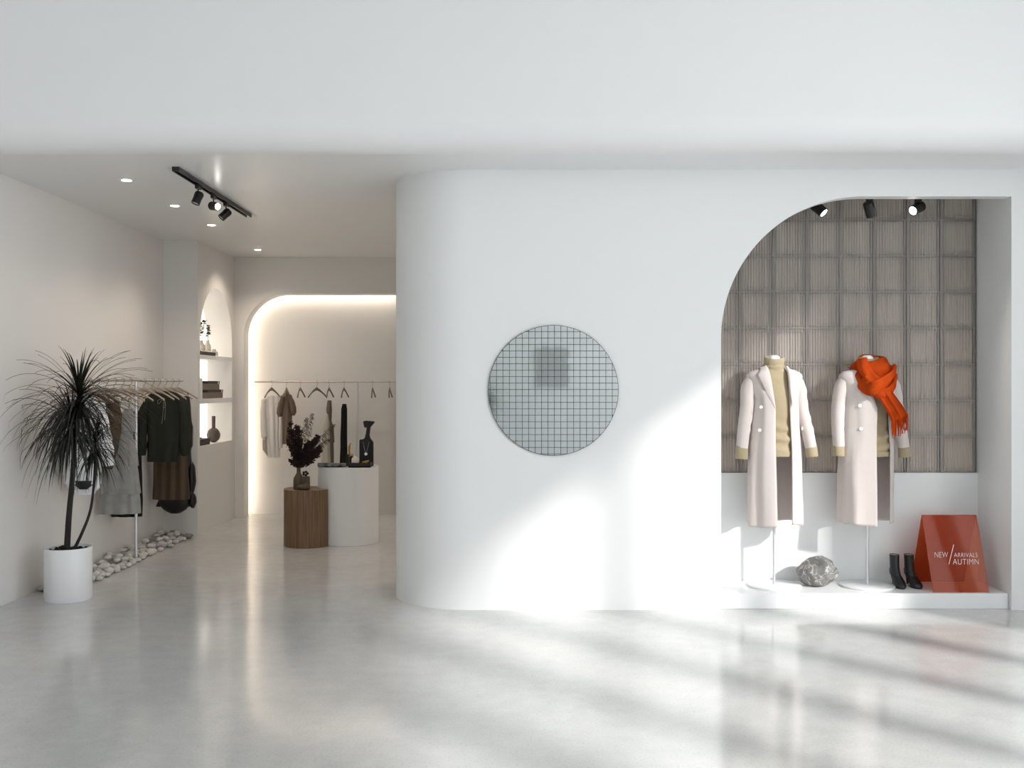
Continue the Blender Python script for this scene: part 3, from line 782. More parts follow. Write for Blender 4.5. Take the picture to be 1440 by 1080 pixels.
# lettering on the front panel
pn_ = Vector((0, 7.036-6.850, zt_-z0_)).normalized(); nn = Vector((0,-pn_.z,pn_.y))
def onpanel(xp, yp):
    # ray through the panel plane
    a = (xp-720)/F; b = (540-yp)/F
    # point = (a d, d, CZ+b d), plane: (y-6.85)*pn.z - (z-z0)*pn.y = 0
    d = (6.850*pn_.z-(z0_-CZ)*pn_.y)/(pn_.z-b*pn_.y)
    return Vector((a*d, d, CZ+b*d))
def letters(txt, xp0, xp1, yp0, yp1, name):
    cu = bpy.data.curves.new(name, 'FONT'); cu.body = txt; cu.size = 1; cu.offset = -.022; cu.extrude = .004; cu.space_character = 1.05
    ob = bpy.data.objects.new(name, cu); col.objects.link(ob)
    dg = bpy.context.evaluated_depsgraph_get(); me = bpy.data.meshes.new_from_object(ob.evaluated_get(dg))
    bpy.data.objects.remove(ob); 
    xs = [v.co.x for v in me.vertices]; ys = [v.co.y for v in me.vertices]
    a = onpanel(xp0, yp1); b = onpanel(xp1, yp1); c = onpanel(xp0, yp0)
    for v in me.vertices:
        u = (v.co.x-min(xs))/(max(xs)-min(xs)); w = (v.co.y-min(ys))/(max(ys)-min(ys))
        q = a+(b-a)*u+(c-a)*w+nn*(.0008+v.co.z*.06)
        v.co = q-sg.location
    me.materials.clear(); me.materials.append(M['letter'])
    o = bpy.data.objects.new(name, me); col.objects.link(o); o.parent = sg
    return o
letters('NEW', 1314.5, 1333, 776.5, 783.8, 'lettering')
letters('ARRIVALS', 1341.5, 1374.5, 777.5, 783.6, 'lettering')
letters('AUTIMN', 1340, 1376.2, 786, 793.7, 'lettering')
a, b = onpanel(1334.2, 793.5), onpanel(1341, 766)
MB().tube([a+nn*.002, b+nn*.002], .0021, 6).build('slash', 'letter', sg)

# ------------------------------------------------------------------ potted dracaena
pc = Vector((-3.178, 7.13, 0))
plant = thing('potted_dracaena', pc, 'tall dark spiky dracaena in a white round pot by the left wall', 'potted plant')
MB().lathe([(0,0),(.155,0),(.160,.006),(.160,.369),(.157,.374),(.153,.374),(.150,.369),(.150,.30),(0,.30)], pc, 64, caps=False).build('pot', 'pot', plant, smooth=True)
so = MB().lathe([(0,.345),(.149,.345),(.149,.31)], pc, 40, caps=False)
for k in range(60):
    a = random.uniform(0, 2*PI); r = .14*math.sqrt(random.random())*.9
    so.ellipsoid(pc+Vector((r*math.cos(a), r*math.sin(a), .352)), (random.uniform(.008,.02),)*2+(random.uniform(.006,.02),), 7, 5, .3, 3, k)
so.build('soil', 'soil', plant, smooth=True, angle=30)
def PP(x, y, dy=0): q = P(x, y, 7.13+dy); return q
tr1 = smooth_path([PP(94,775), PP(97,725), PP(102,670), PP(106,610), PP(110,560)], 20)
MB().tube(tr1, [lerp(.022,.013,i/20) for i in range(21)], 12).build('trunk', 'bark', plant, smooth=True)
tr2 = smooth_path([PP(103,775), PP(116,748,.01), PP(127,718,.02), PP(132,680,.03), PP(134,632,.03)], 20)
MB().tube(tr2, [lerp(.012,.007,i/20) for i in range(21)], 10).build('trunk', 'bark', plant, smooth=True)
tr3 = smooth_path([PP(104,640), PP(102,615,-.02), PP(101,592,-.03)], 10)
MB().tube(tr3, [lerp(.011,.008,i/10) for i in range(11)], 10).build('branch', 'bark', plant, smooth=True)
def crown(c, n, L0, L1, seed, w=.0065, up=.95, stem=.10):
    rnd = random.Random(seed); mb = MB()
    for i in range(n):
        az = rnd.uniform(0, 2*PI); q = (i+.5)/n
        el = math.radians(lerp(78, -40, q**.8)+rnd.uniform(-8,8)); L = rnd.uniform(L0, L1)*(1 if q > .2 else .5+2.5*q)
        base = c+Vector((0,0,-stem*q+.02)); d = Vector((math.cos(az)*math.cos(el), math.sin(az)*math.cos(el), math.sin(el)))
        p = base.copy(); n_ = 11; step = L/n_; g = rnd.uniform(.12,.24)*(.5/L0)**.3*(.55+.65*q); L_, R_ = [], []
        side = d.cross(Vector((0,0,1)));
        if side.length < .05: side = Vector((1,0,0))
        side.normalize()
        for k in range(n_+1):
            t = k/n_; ww = w*(min(1, .55+t*2.5))*(1-t**2.2)+.0004
            if p.x < XL+.012: p.x = XL+.012+rnd.random()*.004
            L_.append(p-side*ww); R_.append(p+side*ww)
            d = (d+Vector((0,0,-g*(.35+t*1.1)))).normalized(); p = p+d*step
            if p.y > 7.56: p.y = 7.56
            if p.z < .45: d = Vector((d.x*.3,d.y*.3,-.5)).normalized()
        mid = [(a+b)*.5+Vector((0,0,-.0022)) for a, b in zip(L_, R_)]
        o = len(mb.v); mb.v += [x for tri in zip(L_, mid, R_) for x in tri]
        for k in range(n_):
            a = o+3*k; mb.f += [(a,a+1,a+4,a+3),(a+1,a+2,a+5,a+4)]
    return mb.build('leaf_crown', 'leaf', plant, smooth=True, angle=80)
crown(PP(111,556), 175, .44, .64, 1, w=.0072)
crown(PP(101,592,-.03), 135, .42, .60, 2, w=.0070)
crown(PP(134,622,.03), 105, .24, .38, 3, w=.0056)

# ------------------------------------------------------------------ pebbles along the left wall
variants = []
for s_ in range(7):
    variants.append(MB().ellipsoid((0,0,0), (1,1,1), 18, 10, .22, 1.2, s_+3))
vme = []
for i, v in enumerate(variants):
    for m_ in ('pebble','slate'):
        o = v.build('pebble', m_, smooth=True, angle=80); vme.append((m_, o.data)); bpy.data.objects.remove(o)
pv = [m for n_, m in vme if n_ == 'pebble']; sv = [m for n_, m in vme if n_ == 'slate']
placed = []
rp = random.Random(11)
def put_pebble(x, y, z, a, b, c, rz, mesh, label, group):
    o = bpy.data.objects.new('pebble', mesh); col.objects.link(o); o.location = (x,y,z); o.scale = (a,b,c); o.rotation_euler = (rp.uniform(-.08,.08), rp.uniform(-.08,.08), rz)
    tag(o, label, 'pebble', group); return o
big = [(-3.43,7.80,.088,.155),(-3.44,9.55,.07,.12),(-3.42,10.0,.06,.10)]
for (x_, y_, a, b), lb in zip(big, ('large flat grey stone against the left wall, the one nearest the white plant pot','flat grey stone against the left wall, short of the column','flat grey stone at the foot of the column, at the far end of the pebbles')):
    placed.append((x_, y_, (a+b)/2*.95)); put_pebble(x_, y_, .034, a, b, .034, .1, sv[0], lb, None)
tries = 0
while tries < 40000 and len(placed) < 140:
    tries += 1
    y_ = rp.uniform(7.36, 10.07); w_ = rp.uniform(0, .30); x_ = XL+.035+w_
    if y_ > 9.75 and x_ < -3.2 and y_ > 10.02: continue
    r = rp.uniform(.028,.052)
    if x_-r < XL: continue
    if (x_+3.178)**2+(y_-7.13)**2 < (.16+r)**2 or (x_+3.29)**2+(y_-8.70)**2 < (.015+r)**2: continue
    if y_+r > 10.11 or x_+r > -3.20: continue
    if all((x_-a)**2+(y_-b)**2 > ((r+c)*.98)**2 for a, b, c in placed):
        placed.append((x_, y_, r)); e = rp.uniform(.86,1.1)
        grey = y_ > 9.85 or rp.random() < .06
        h = r*rp.uniform(.55,.75)
        put_pebble(x_, y_, h, r*e, r/e, h, rp.uniform(0,PI), rp.choice(sv if grey else pv),
                   'smooth grey pebble in the row along the left wall' if grey else 'smooth pale pebble in the row along the left wall',
                   'grey pebbles along the left wall' if grey else 'pale pebbles along the left wall')
# a few pebbles lying on top of others
base_ = [p for p in placed[3:]]
up_ = []
for (x_, y_, r) in base_:
    if rp.random() < .24 and x_ < -3.28 and 7.5 < y_ < 10.0:
        x2 = x_+r*.8; y2 = y_+r*.6; r2 = rp.uniform(.026,.038)
        if (x2+3.29)**2+(y2-8.70)**2 < (.02+r2)**2: continue
        if all((x2-a)**2+(y2-b)**2 > (r2+c)**2 for a, b, c in up_) and all((x2-a)**2+(y2-b)**2 > (c*.6)**2 for a, b, c in placed[:3]):
            up_.append((x2,y2,r2)); put_pebble(x2, y2, .052+r2*.5, r2, r2*.9, r2*.6, rp.uniform(0,PI), rp.choice(pv), 'smooth pale pebble lying on top of the pebble row along the left wall', 'pale pebbles on top of the row')

# ------------------------------------------------------------------ clothes rails and hangers
RX, RZ = -3.285, 1.572
rl = thing('clothes_rail', (RX, 8.70, 0), 'slim pale clothes rail with one steel post, along the left wall behind the plant', 'clothes rail')
MB().tube([(RX,7.47,RZ),(RX,9.93,RZ)], .011, 16).build('rail', 'rail', rl, smooth=True)
MB().tube([(RX,8.70,.004),(RX,8.70,RZ-.01)], .0135, 20).build('post', 'chrome', rl, smooth=True)
MB().lathe([(.03,0),(.03,.006)], (RX,8.70,0), 24).build('base_plate', 'chrome', rl, smooth=True)
RY2 = 11.50; RZ2 = 1.565
rl2 = thing('clothes_rail', (-1.79, RY2, 0), 'long slim clothes rail in front of the lit recess at the back', 'clothes rail')
MB().tube([(-2.975,RY2,RZ2),(-1.20,RY2,RZ2)], .009, 16).build('rail', 'rail', rl2, smooth=True)
xp2 = (502.5-720)*RY2/F
MB().tube([(xp2,RY2,.004),(xp2,RY2,RZ2-.008)], .0135, 20).build('post', 'chrome', rl2, smooth=True)
MB().lathe([(.04,0),(.04,.006)], (xp2,RY2,0), 24).build('base_plate', 'chrome', rl2, smooth=True)

def make_hanger(wood_m, half, label, group):
    # hook centre at origin on the rail, body in the XZ plane
    t = thing('hanger', (0,0,0), label, 'hanger', group)
    hk = MB(); pts = []
    for k in range(15):
        a = PI*(1.15-1.55*k/14); pts.append((.0175*math.cos(a)-.0, 0, .0175*math.sin(a)+.002))
    pts += [(.012,0,-.018),(.0,0,-.032),(-.010,0,-.045),(-.010,0,-.062)]
    hk.tube(smooth_path([Vector(p) for p in pts], 40), .0019, 8); hk.build('hook', 'hook', t, smooth=True, local=True)
    b = MB(); rs = []
    for k in range(33):
        u = k/32*2-1; x = u*half; au = abs(u)
        z = -.066-.105*(au**1.25); h = lerp(.042, .017, min(1, au*1.5)**.7); th = lerp(.007,.009,au)
        zc = z-h*.5+.01
        yo = -.012*au*au
        rs.append([(x-.010, yo+th*math.cos(2*PI*q/10), zc+h*.5*math.sin(2*PI*q/10)) for q in range(10)])
    b.rings(rs).build('shoulder_bar', wood_m, t, smooth=True, local=True)
    return t
hooks = [(112,'nearest the camera, hidden in the plant'),(126,'second from the camera, behind the plant leaves'),(138,'carrying the brown wool jacket'),(150,'just behind the brown jacket'),(161.5,'in front of the grey tiered dress'),(172.7,'carrying the grey tiered dress'),(184,'just before the steel post'),
         (203.4,'first behind the steel post'),(215,'second behind the steel post'),(224,'carrying the dark green blouse'),(233,'just behind the dark green blouse'),(242.5,'carrying the brown tweed skirt'),(250.8,'last on the rail, carrying the black gown')]
hp = None
for i, (xk, lb) in enumerate(hooks):
    y_ = -RX*F/(720-xk)
    lab = 'pale wooden hanger on the left rail, '+lb
    if hp is None: hp = make_hanger('hanger', .215, lab, 'pale hangers on the left rail'); o = hp
    else: o = copy_tree(hp); o['label'] = lab
    o.location = (RX, y_, RZ+.0); o.rotation_euler = (0,0,math.radians(random.uniform(-14,-2)))
    o.location.z = RZ-.004
hp2 = None
for xk, ang, lb in ((382.5,78,'under the ivory silk dress'),(403,94,'under the taupe short-sleeved dress'),(422.5,90,'empty, right of the taupe dress'),(446,70,'empty and turned widest to the viewer'),(463,89,'over the stone coloured dress'),(484,88,'over the long black dress'),(524,92,'empty, first right of the steel post'),(548,92,'empty, last before the curved wall')):
    lab = 'dark brown hanger on the back rail, '+lb
    if hp2 is None: hp2 = make_hanger('hanger_dark', .20, lab, 'brown hangers on the back rail'); o = hp2
    else: o = copy_tree(hp2); o['label'] = lab
    o.location = ((xk-720)*RY2/F, RY2, RZ2-.006); o.rotation_euler = (0,0,math.radians(ang))

def garment(rows, d, m, pleat=0, npl=9, seed=0, hd=.05, name='garment_body', parent=None, wr=.006, hemw=0, tilt=0):
    """rows: (y px, x left px, x right px) on the plane at depth d"""
    W = []
    for r in rows:
        a = P(r[1], r[0], d); b = P(r[2], r[0], d); W.append((a.z, a.x, b.x, r[3] if len(r) > 3 else hd))
    n = 40; rs = []
    for i in range(n+1):
        z = lerp(W[0][0], W[-1][0], i/n)
        for a, b in zip(W, W[1:]):
            if b[0] <= z <= a[0]+1e-9:
                t = (a[0]-z)/max(1e-6, a[0]-b[0]); t = .5*t+.5*t*t*(3-2*t)
                xl, xr, h = lerp(a[1],b[1],t), lerp(a[2],b[2],t), lerp(a[3],b[3],t); break
        c = (xl+xr)/2; w = (xr-xl)/2; f = i/n; ring = []
        for k in range(72):
            an = 2*PI*k/72; cc, ss = math.cos(an), math.sin(an)
            x = c+w*math.copysign(abs(cc)**.85, cc); y = d+h*math.copysign(abs(ss)**.7, ss)
            q = pleat*(.25+.75*f)*math.sin(npl*an*.5*2+seed+1.5*noise.noise(Vector((cc*2, z*1.5, seed))))
            q += wr*noise.noise(Vector((x*14, y*14, z*7+seed*5)))
            zz = z+(hemw*math.sin(an*3+seed) if i == n else 0)+tilt*(x-c)
            ring.append((x+q*cc*.5, y+q*(1 if ss > 0 else -1)*(abs(ss)**.5), zz))
        rs.append(ring)
    mb = MB().rings(rs, True, True)
    return mb.build(name, m, parent, smooth=True, angle=70)
def sleeve(pts, rad, d, m, parent, seed=0, name='sleeve'):
    q = smooth_path([P(a, b, d)+Vector((0, dy, 0)) for a, b, dy in pts], 22)
    R_ = []
    for i in range(23):
        s_ = i/22*(len(rad)-1); a = min(int(s_), len(rad)-2); R_.append(lerp(rad[a], rad[a+1], s_-a)*(1+.05*math.sin(i*1.3+seed)))
    R_[0] *= .5
    return MB().tube(q, R_, 16).build(name, m, parent, smooth=True, angle=70)
def strap(p0, p1, d, m, parent, r=.003):
    MB().tube([P(*p0, d), P(*p1, d)], r, 6).build('strap', m, parent)

# white shirt, nearest
d = 7.70; g1 = thing('white_shirt', P(115,690,d), 'loose white shirt hanging behind the plant, nearest on the left rail', 'shirt')
garment([(553,104,126,.03),(562,92,138,.05),(580,91,140,.06),(620,93,138,.06),(660,92,140,.06),(680,92,141,.06)], d, 'white_cloth', .008, 7, 1, parent=g1, name='shirt_body')
sleeve([(137,566,0),(144,600,-.02),(150,630,-.03),(153,655,-.03)], [.05,.06,.062,.05], d, 'white_cloth', g1)
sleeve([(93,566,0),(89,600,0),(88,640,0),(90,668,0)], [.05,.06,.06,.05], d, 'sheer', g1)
garment([(676,93,141,.05),(685,95,140,.05),(695,106,132,.04)], d+.03, 'white_cloth', 0, 5, 2, parent=g1, name='back_hem')
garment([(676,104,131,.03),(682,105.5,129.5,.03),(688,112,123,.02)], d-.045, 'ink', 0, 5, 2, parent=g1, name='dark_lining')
# brown jacket
d = 8.02; g2 = thing('wool_jacket', P(150,660,d), 'dark brown wool jacket behind the white shirt on the left rail', 'jacket')
garment([(551,128,146,.03),(556,120,158,.05),(565,112,166,.06),(600,118,164,.06),(655,124,160,.06)], d, 'brown_cloth', .004, 6, 3, parent=g2, name='jacket_body')
sleeve([(160,562,-.02),(165,590,-.04),(163,625,-.06),(156,658,-.07)], [.045,.05,.045,.036], d, 'brown_cloth', g2)
# grey tiered dress
d = 8.42; g3 = thing('tiered_dress', P(168,722,d), 'pale grey linen dress with three tiers on the left rail', 'dress')
garment([(575,176,186,.02),(590,160,190,.04),(600,152,191,.05),(614,152,186,.05)], d, 'grey_linen', .003, 6, 3, parent=g3, name='bodice', wr=.004)
garment([(612,152,186,.045),(625,150,190,.055),(640,147,193,.06),(655,144,194,.065)], d, 'grey_linen', .007, 9, 1, parent=g3, name='skirt_tier', wr=.003)
garment([(648,146,192,.05),(670,143,195,.06),(694,140,197.5,.07)], d, 'grey_linen', .009, 8, 4, parent=g3, name='skirt_tier', wr=.003)
garment([(688,142,195,.055),(705,140,197,.065),(722,139,198,.07)], d, 'grey_linen', .010, 9, 2, parent=g3, name='skirt_tier', wr=.003, tilt=.02)
garment([(611,150.5,187,.052),(616,150.5,187,.052)], d, 'grey_linen', 0, 6, 3, parent=g3, name='waist_sash', wr=.002)
strap((181,577),(182,556), d-.01, 'grey_linen', g3); strap((165,590),(172,558), d-.01, 'grey_linen', g3)
# black slip dress
d = 8.80; g4 = thing('slip_dress', P(180,726,d), 'long black slip dress behind the grey tiered dress', 'dress')
garment([(578,189,196,.02),(592,172,197,.035),(615,168,197,.05),(660,164,199,.06),(700,160,200,.06),(726,157,200,.06)], d, 'black_cloth', .008, 8, 2, parent=g4, name='dress_body')
strap((194,580),(196.5,556), d, 'sheer', g4, .004); strap((178,588),(186,556), d, 'sheer', g4, .004)
# dark green blouse
d = 9.28; g5 = thing('green_blouse', P(231,649,d), 'dark green long-sleeved blouse with neck ties on the left rail', 'blouse')
garment([(550,222,240,.03),(553,212,250,.04),(558,207,256,.05),(575,206,256,.055),(610,208,255,.06),(649,208,252,.065)], d, 'green_cloth', .009, 7, 5, parent=g5, name='blouse_body', wr=.004)
sleeve([(211,561,0),(203,578,-.01),(201,605,-.02),(202,630,-.03),(202,640,-.03)], [.035,.045,.046,.042,.026], d, 'green_cloth', g5)
sleeve([(252,560,0),(258.5,578,-.01),(261,605,-.02),(261,630,-.03),(261,641,-.03)], [.035,.047,.050,.046,.026], d, 'green_cloth', g5, 2)
for a, b in (((229.5,559),(227.5,596)),((231,559),(231.5,591))):
    MB().tube(smooth_path([P(a[0],a[1],d-.075), P((a[0]+b[0])/2+1,(a[1]+b[1])/2,d-.078), P(b[0],b[1],d-.076)], 10), .0016, 6).build('neck_tie', 'cord', g5)
MB().tube(smooth_path([P(230,560,d-.075),P(222,563,d-.07),P(223,568,d-.074),P(230,561,d-.078),P(233,570,d-.076),P(230,573,d-.076),P(229.5,561,d-.078)], 30), .0016, 6).build('neck_tie', 'cord', g5)
# brown tweed skirt
d = 9.56; g6 = thing('tweed_skirt', P(240,702,d), 'brown striped tweed skirt below the dark green blouse', 'skirt')
garment([(560,226,252,.03),(600,220,260,.05),(640,217,263,.06),(702,215.5,266,.065)], d, 'tweed', .007, 8, 1, parent=g6, name='skirt_body')
# black gown
d = 9.80; g7 = thing('black_gown', P(246,724,d), 'black satin gown with puffed hem, last on the left rail', 'gown')
garment([(557,255,267,.03),(575,246,268,.04),(595,240,270,.05),(598,240,271.5,.055),(628,238,271,.055),(632,236,268.5,.05),(650,232,270,.06),(700,224,273,.06),(712,219,274.5,.05)], d, 'black_satin', .006, 6, 4, parent=g7, name='gown_body')
MB().ellipsoid(P(246,703,d-.02), (.155,.07,.135), 28, 16, .08, 3, 4).build('puffed_hem', 'black_satin', g7, smooth=True, angle=80)
MB().ellipsoid(P(269.5,672,d-.01), (.042,.05,.155), 18, 14, .12, 3, 2).build('side_ruffle', 'black_satin', g7, smooth=True, angle=80)
MB().ellipsoid(P(271,704,d-.01), (.035,.05,.075), 18, 14, .15, 3, 5).build('side_ruffle', 'black_satin', g7, smooth=True, angle=80)
strap((264.5,560),(264,551), d, 'black_satin', g7, .008)

# back rail
d = RY2+.03
g8 = thing('silk_dress', P(382,645,d), 'ivory silk long-sleeved dress at the left end of the back rail', 'dress')
garment([(557,374,392,.03),(562,371,393,.04),(600,375,394,.05),(643,377.5,393,.05)], d, 'silk', .012, 8, 1, parent=g8, name='dress_body', hemw=.006)
sleeve([(371.5,560,0),(370.5,585,0),(372,612,0),(374,616,0)], [.028,.036,.040,.02], d-.03, 'silk', g8)
sleeve([(393.5,562,0),(395.5,590,0),(395,615,0),(394.5,630,0)], [.02,.028,.03,.02], d-.02, 'silk', g8)
garment([(614,369.5,377,.02),(632,369.5,377.5,.02),(641,376,378.5,.015)], d+.03, 'tan_dress', .003, 5, 3, parent=g8, name='trailing_hem')
MB().tube(smooth_path([P(374,556,d-.03),P(379,553,d-.04),P(382.5,559,d-.045),P(386,553,d-.04),P(391,557,d-.03)], 20), .002, 6).build('neck_cord', 'silk', g8)
d = RY2-.06
g9 = thing('taupe_dress', P(403,626,d), 'taupe short-sleeved dress behind the dried flowers, second on the back rail', 'dress')
garment([(549,401,404,.03),(556,397,408,.05),(585,397,410.5,.07),(624,397.5,409,.07)], d, 'olive_brown', .008, 6, 2, parent=g9, name='dress_body', wr=.003, tilt=.1)
sleeve([(398,556,0),(395,570,0),(393.5,580,0),(394.5,586,0)], [.026,.036,.038,.022], d-.05, 'olive_brown', g9)
sleeve([(406,555,0),(411,568,0),(412.5,578,0),(411.5,584,0)], [.026,.034,.036,.022], d-.02, 'olive_brown', g9)
d = RY2
g10 = thing('two_tone_dress', P(461,650,d), 'stone and taupe two-tone dress behind the plumes on the back rail', 'dress')
garment([(563,460.5,466,.02),(577,459,466.5,.04),(592,461,466,.04),(600,458,469,.05),(622,457,470,.06)], d, 'tan_dark', .003, 6, 2, parent=g10, name='bodice', wr=.003)
garment([(582,459,462,.03),(600,455,464,.05),(623,453,464,.05),(660,451.5,465,.06)], d-.04, 'tan_dress', .005, 6, 2, parent=g10, name='skirt_panel', wr=.003)
garment([(620,460,469,.05),(660,460,469.5,.05)], d, 'tan_dark', .003, 6, 2, parent=g10, name='skirt', wr=.003)
strap((461.5,565),(461.5,553), d, 'silk', g10, .002); strap((465,565),(464.5,553), d, 'silk', g10, .002)
g11 = thing('black_dress', P(483,655,d), 'long narrow black dress on the back rail, left of the steel post', 'dress')
garment([(568,481.5,487,.03),(575,480,488,.04),(600,479.5,488,.05),(625,479,488,.05),(662,477.5,489,.06)], d, 'black_cloth', .005, 6, 2, parent=g11, name='dress_body', wr=.003)
strap((481.5,570),(481.5,553), d, 'silk', g11, .002); strap((486,570),(485.5,553), d, 'silk', g11, .002)

# ------------------------------------------------------------------ plinths
wc = (-1.598, 9.714); wr_ = .293; oc = (-1.956, 9.535); orr = .225
w = MB().lathe([(0,0),(wr_-.003,0),(wr_,.003),(wr_,.737),(wr_-.003,.74),(0,.74)], (wc[0],wc[1],0), 96, caps=False).build('white_plinth', 'lacquer', smooth=True, angle=30)
tag(w, 'tall white round plinth with jewellery displays, behind the oak plinth', 'plinth')
pts = []; N = 180
for k in range(N):
    a = 2*PI*k/N; x_, y_ = oc[0]+orr*math.cos(a), oc[1]+orr*math.sin(a)
    if (x_-wc[0])**2+(y_-wc[1])**2 > (wr_+.003)**2: pts.append((a, x_, y_))
# concave bite where the white plinth nests
outp = [(x_, y_) for a, x_, y_ in pts]
idx = max(range(len(pts)), key=lambda i: ((pts[(i+1)%len(pts)][0]-pts[i][0]) % (2*PI)))
outp = outp[idx+1:]+outp[:idx+1]
s0, s1 = outp[-1], outp[0]
a0 = math.atan2(s0[1]-wc[1], s0[0]-wc[0]); a1 = math.atan2(s1[1]-wc[1], s1[0]-wc[0])
dlt = (a1-a0+PI) % (2*PI)-PI
for k in range(1, 24):
    a = a0+dlt*k/24; outp.append((wc[0]+(wr_+.003)*math.cos(a), wc[1]+(wr_+.003)*math.sin(a)))
ot = MB().prism(outp, 0, .54).build('oak_plinth', 'wood', smooth=True, angle=30)
tag(ot, 'low round oak veneer plinth carrying the dried flowers', 'plinth')

# dried flowers and vases on the oak plinth
zt_o = .54; dv = 9.47
bx = P(420,0,dv).x
va = thing('bottle_vase', (bx, dv, zt_o), 'olive clay bottle vase holding the dried flowers on the oak plinth', 'vase')
MB().lathe([(0,0),(.046,0),(.050,.006),(.050,.085),(.046,.11),(.030,.135),(.019,.155),(.017,.215),(.019,.222),(.015,.222),(.014,.16),(0,.155)], (bx,dv,zt_o), 32, caps=False).build('vase_body', 'vase_clay', va, smooth=True, angle=50)
bx2 = P(432,0,9.50).x
v2 = thing('small_vase', (bx2, 9.44, zt_o), 'small olive clay jar with a black blossom, right of the bottle vase', 'vase')
MB().lathe([(0,0),(.036,0),(.040,.02),(.040,.115),(.036,.122),(.032,.118),(0,.10)], (bx2-.005,9.455,zt_o), 28, caps=False).build('jar_body', 'vase_clay', v2, smooth=True, angle=50)
cl = MB()
for k in range(5):
    a = 2*PI*k/5; cl.ellipsoid((bx2-.008+.020*math.cos(a), 9.455, zt_o+.150+.016*math.sin(a)), (.013,.012,.012), 12, 8, .1, 4, k)
cl.tube([(bx2-.008,9.455,zt_o+.10),(bx2-.008,9.455,zt_o+.15)], .003, 6)
cl.build('black_blossom', 'ink', v2, smooth=True)
st = MB().ellipsoid((bx2+.015, 9.385, zt_o+.030), (.036,.032,.030), 20, 12, .1, 2, 3).ellipsoid((bx2-.030, 9.385, zt_o+.026), (.040,.030,.026), 20, 12, .1, 2, 6).build('clay_stone', 'vase_clay', smooth=True, angle=80)
tag(st, 'rounded olive clay ornament in front of the two vases on the oak plinth', 'ornament')
bq = thing('dried_bouquet', (bx, dv, zt_o+.20), 'dark plum dried flower bouquet with feathery plumes above the oak plinth', 'dried flowers')
rb = random.Random(5)
dense = MB(); stems = MB()
b0 = Vector((bx, dv, zt_o+.22))
lobes = [(P(413,618,dv), 1.0), (P(447,628,dv), 1.0), (P(425,640,dv), .9), (P(404,628,dv), .7), (P(412,600,dv),.9)]
def bloomlet(mb, c, s):
    for q in range(4):
        d1 = Vector((rb.uniform(-1,1), rb.uniform(-1,1), rb.uniform(-1,1))).normalized(); d2 = d1.cross(Vector((rb.uniform(-1,1), rb.uniform(-1,1), rb.uniform(-1,1)))).normalized()
        c_ = c+d1*s*.3
        mb.add([c_-d1*s*.5, c_+d2*s*.4, c_+d1*s*.6, c_-d2*s*.4+Vector((0,0,s*.1))], [(0,1,2,3)])
tips = []
for k in range(40):
    side = rb.random()
    tip = rb.choice([P(rb.uniform(402,424), rb.uniform(592,625), dv), P(rb.uniform(430,452), rb.uniform(614,640), dv), P(rb.uniform(408,445), rb.uniform(620,650), dv)])+Vector((0, rb.uniform(-.09,.09), 0))
    tips.append(tip)
    mid = b0.lerp(tip, .5)+Vector((rb.uniform(-.01,.01),0,-.01))
    pth = smooth_path([b0+Vector((0,0,-.08)), b0, mid, tip], 16)
    stems.tube(pth, .0014, 5)
    for i in range(6, 17):
        for r_ in range(12): bloomlet(dense, pth[i]+Vector((rb.uniform(-.02,.02), rb.uniform(-.02,.02), rb.uniform(-.018,.018))), .016)
dense.build('dark_blooms', 'dried', bq)
stems.build('stems', 'bark', bq)
for tip, nb in ((P(439,582,dv), 20), (P(470,597,dv-.03), 24), (P(462,618,dv-.05), 18), (P(431,588,dv+.03), 14), (P(403,612,dv-.04), 10)):
    pm = MB(); mid = b0.lerp(tip, .55)+Vector((0,0,.03)); pth = smooth_path([b0, mid, tip], 30)
    pm.tube(pth, [.0014]*31, 5)
    for i in range(12, 31):
        for s_ in range(4):
            dd = Vector((rb.uniform(.15,1), rb.uniform(-.6,.6), rb.uniform(-.7,.25))).normalized(); L_ = lerp(.07,.02,(i-12)/18)*rb.uniform(.6,1.2)
            if rb.random() < .35: dd.x *= -1
            a = pth[i]; pm.tube([a, a+dd*L_*.5+Vector((0,0,.004)), a+dd*L_+Vector((0,0,-L_*.35))], [.0011,.0018,.0009], 4)
    pm.build('plume', 'plume', bq)

# on the white plinth
zp = .74
dq = 9.62
def Pq(x, y, dd=dq): return P(x, y, dd)
cb_ = MB().tube(smooth_path([Vector((P(447,0,9.55).x,9.58,zp+.022)), Vector((P(466,0,9.55).x,9.56,zp+.021)), Vector((P(486,0,9.55).x,9.57,zp+.020))], 14), [.021]*15, 16, flat=1.3)
tag(cb_.build('rolled_scarf', 'shoe', smooth=True, angle=50), 'rolled grey and black patterned scarf lying at the left of the white plinth', 'scarf')
ty = thing('jewellery_tray', (P(508,0,dq).x, 9.60, zp), 'black jewellery tray at the right of the white plinth', 'tray')
xa_, xb_ = P(490.5,0,9.55).x, P(521,0,9.55).x
MB().box(xa_, xb_, 9.52, 9.68, zp, zp+.012).build('tray_base', 'tray', ty)
for q in ((xa_,xb_,9.52,9.527,zp,zp+.045),(xa_,xb_,9.673,9.68,zp,zp+.045),(xa_,xa_+.007,9.527,9.673,zp,zp+.045),(xb_-.007,xb_,9.527,9.673,zp,zp+.045)):
    MB().box(*q).build('tray_side', 'tray', ty, bevel=.002)
bxh = P(499.5,0,9.6).x
bh = thing('ring_cone', (bxh, 9.60, zp+.012), 'small white house-shaped bottle standing in the black tray', 'bottle')
MB().lathe([(0,0),(.034,0),(.036,.03),(.034,.070),(.012,.092),(.006,.096),(0,.096)], (bxh,9.60,zp+.012), 24, caps=False).build('bottle_body', 'candle', bh, smooth=True, angle=50)
MB().lathe([(0,.095),(.006,.095),(.006,.11),(0,.11)], (bxh,9.60,zp+.012), 12, caps=False).build('stopper', 'silver', bh)
bd = MB(); bdx = P(513.5,0,9.56).x
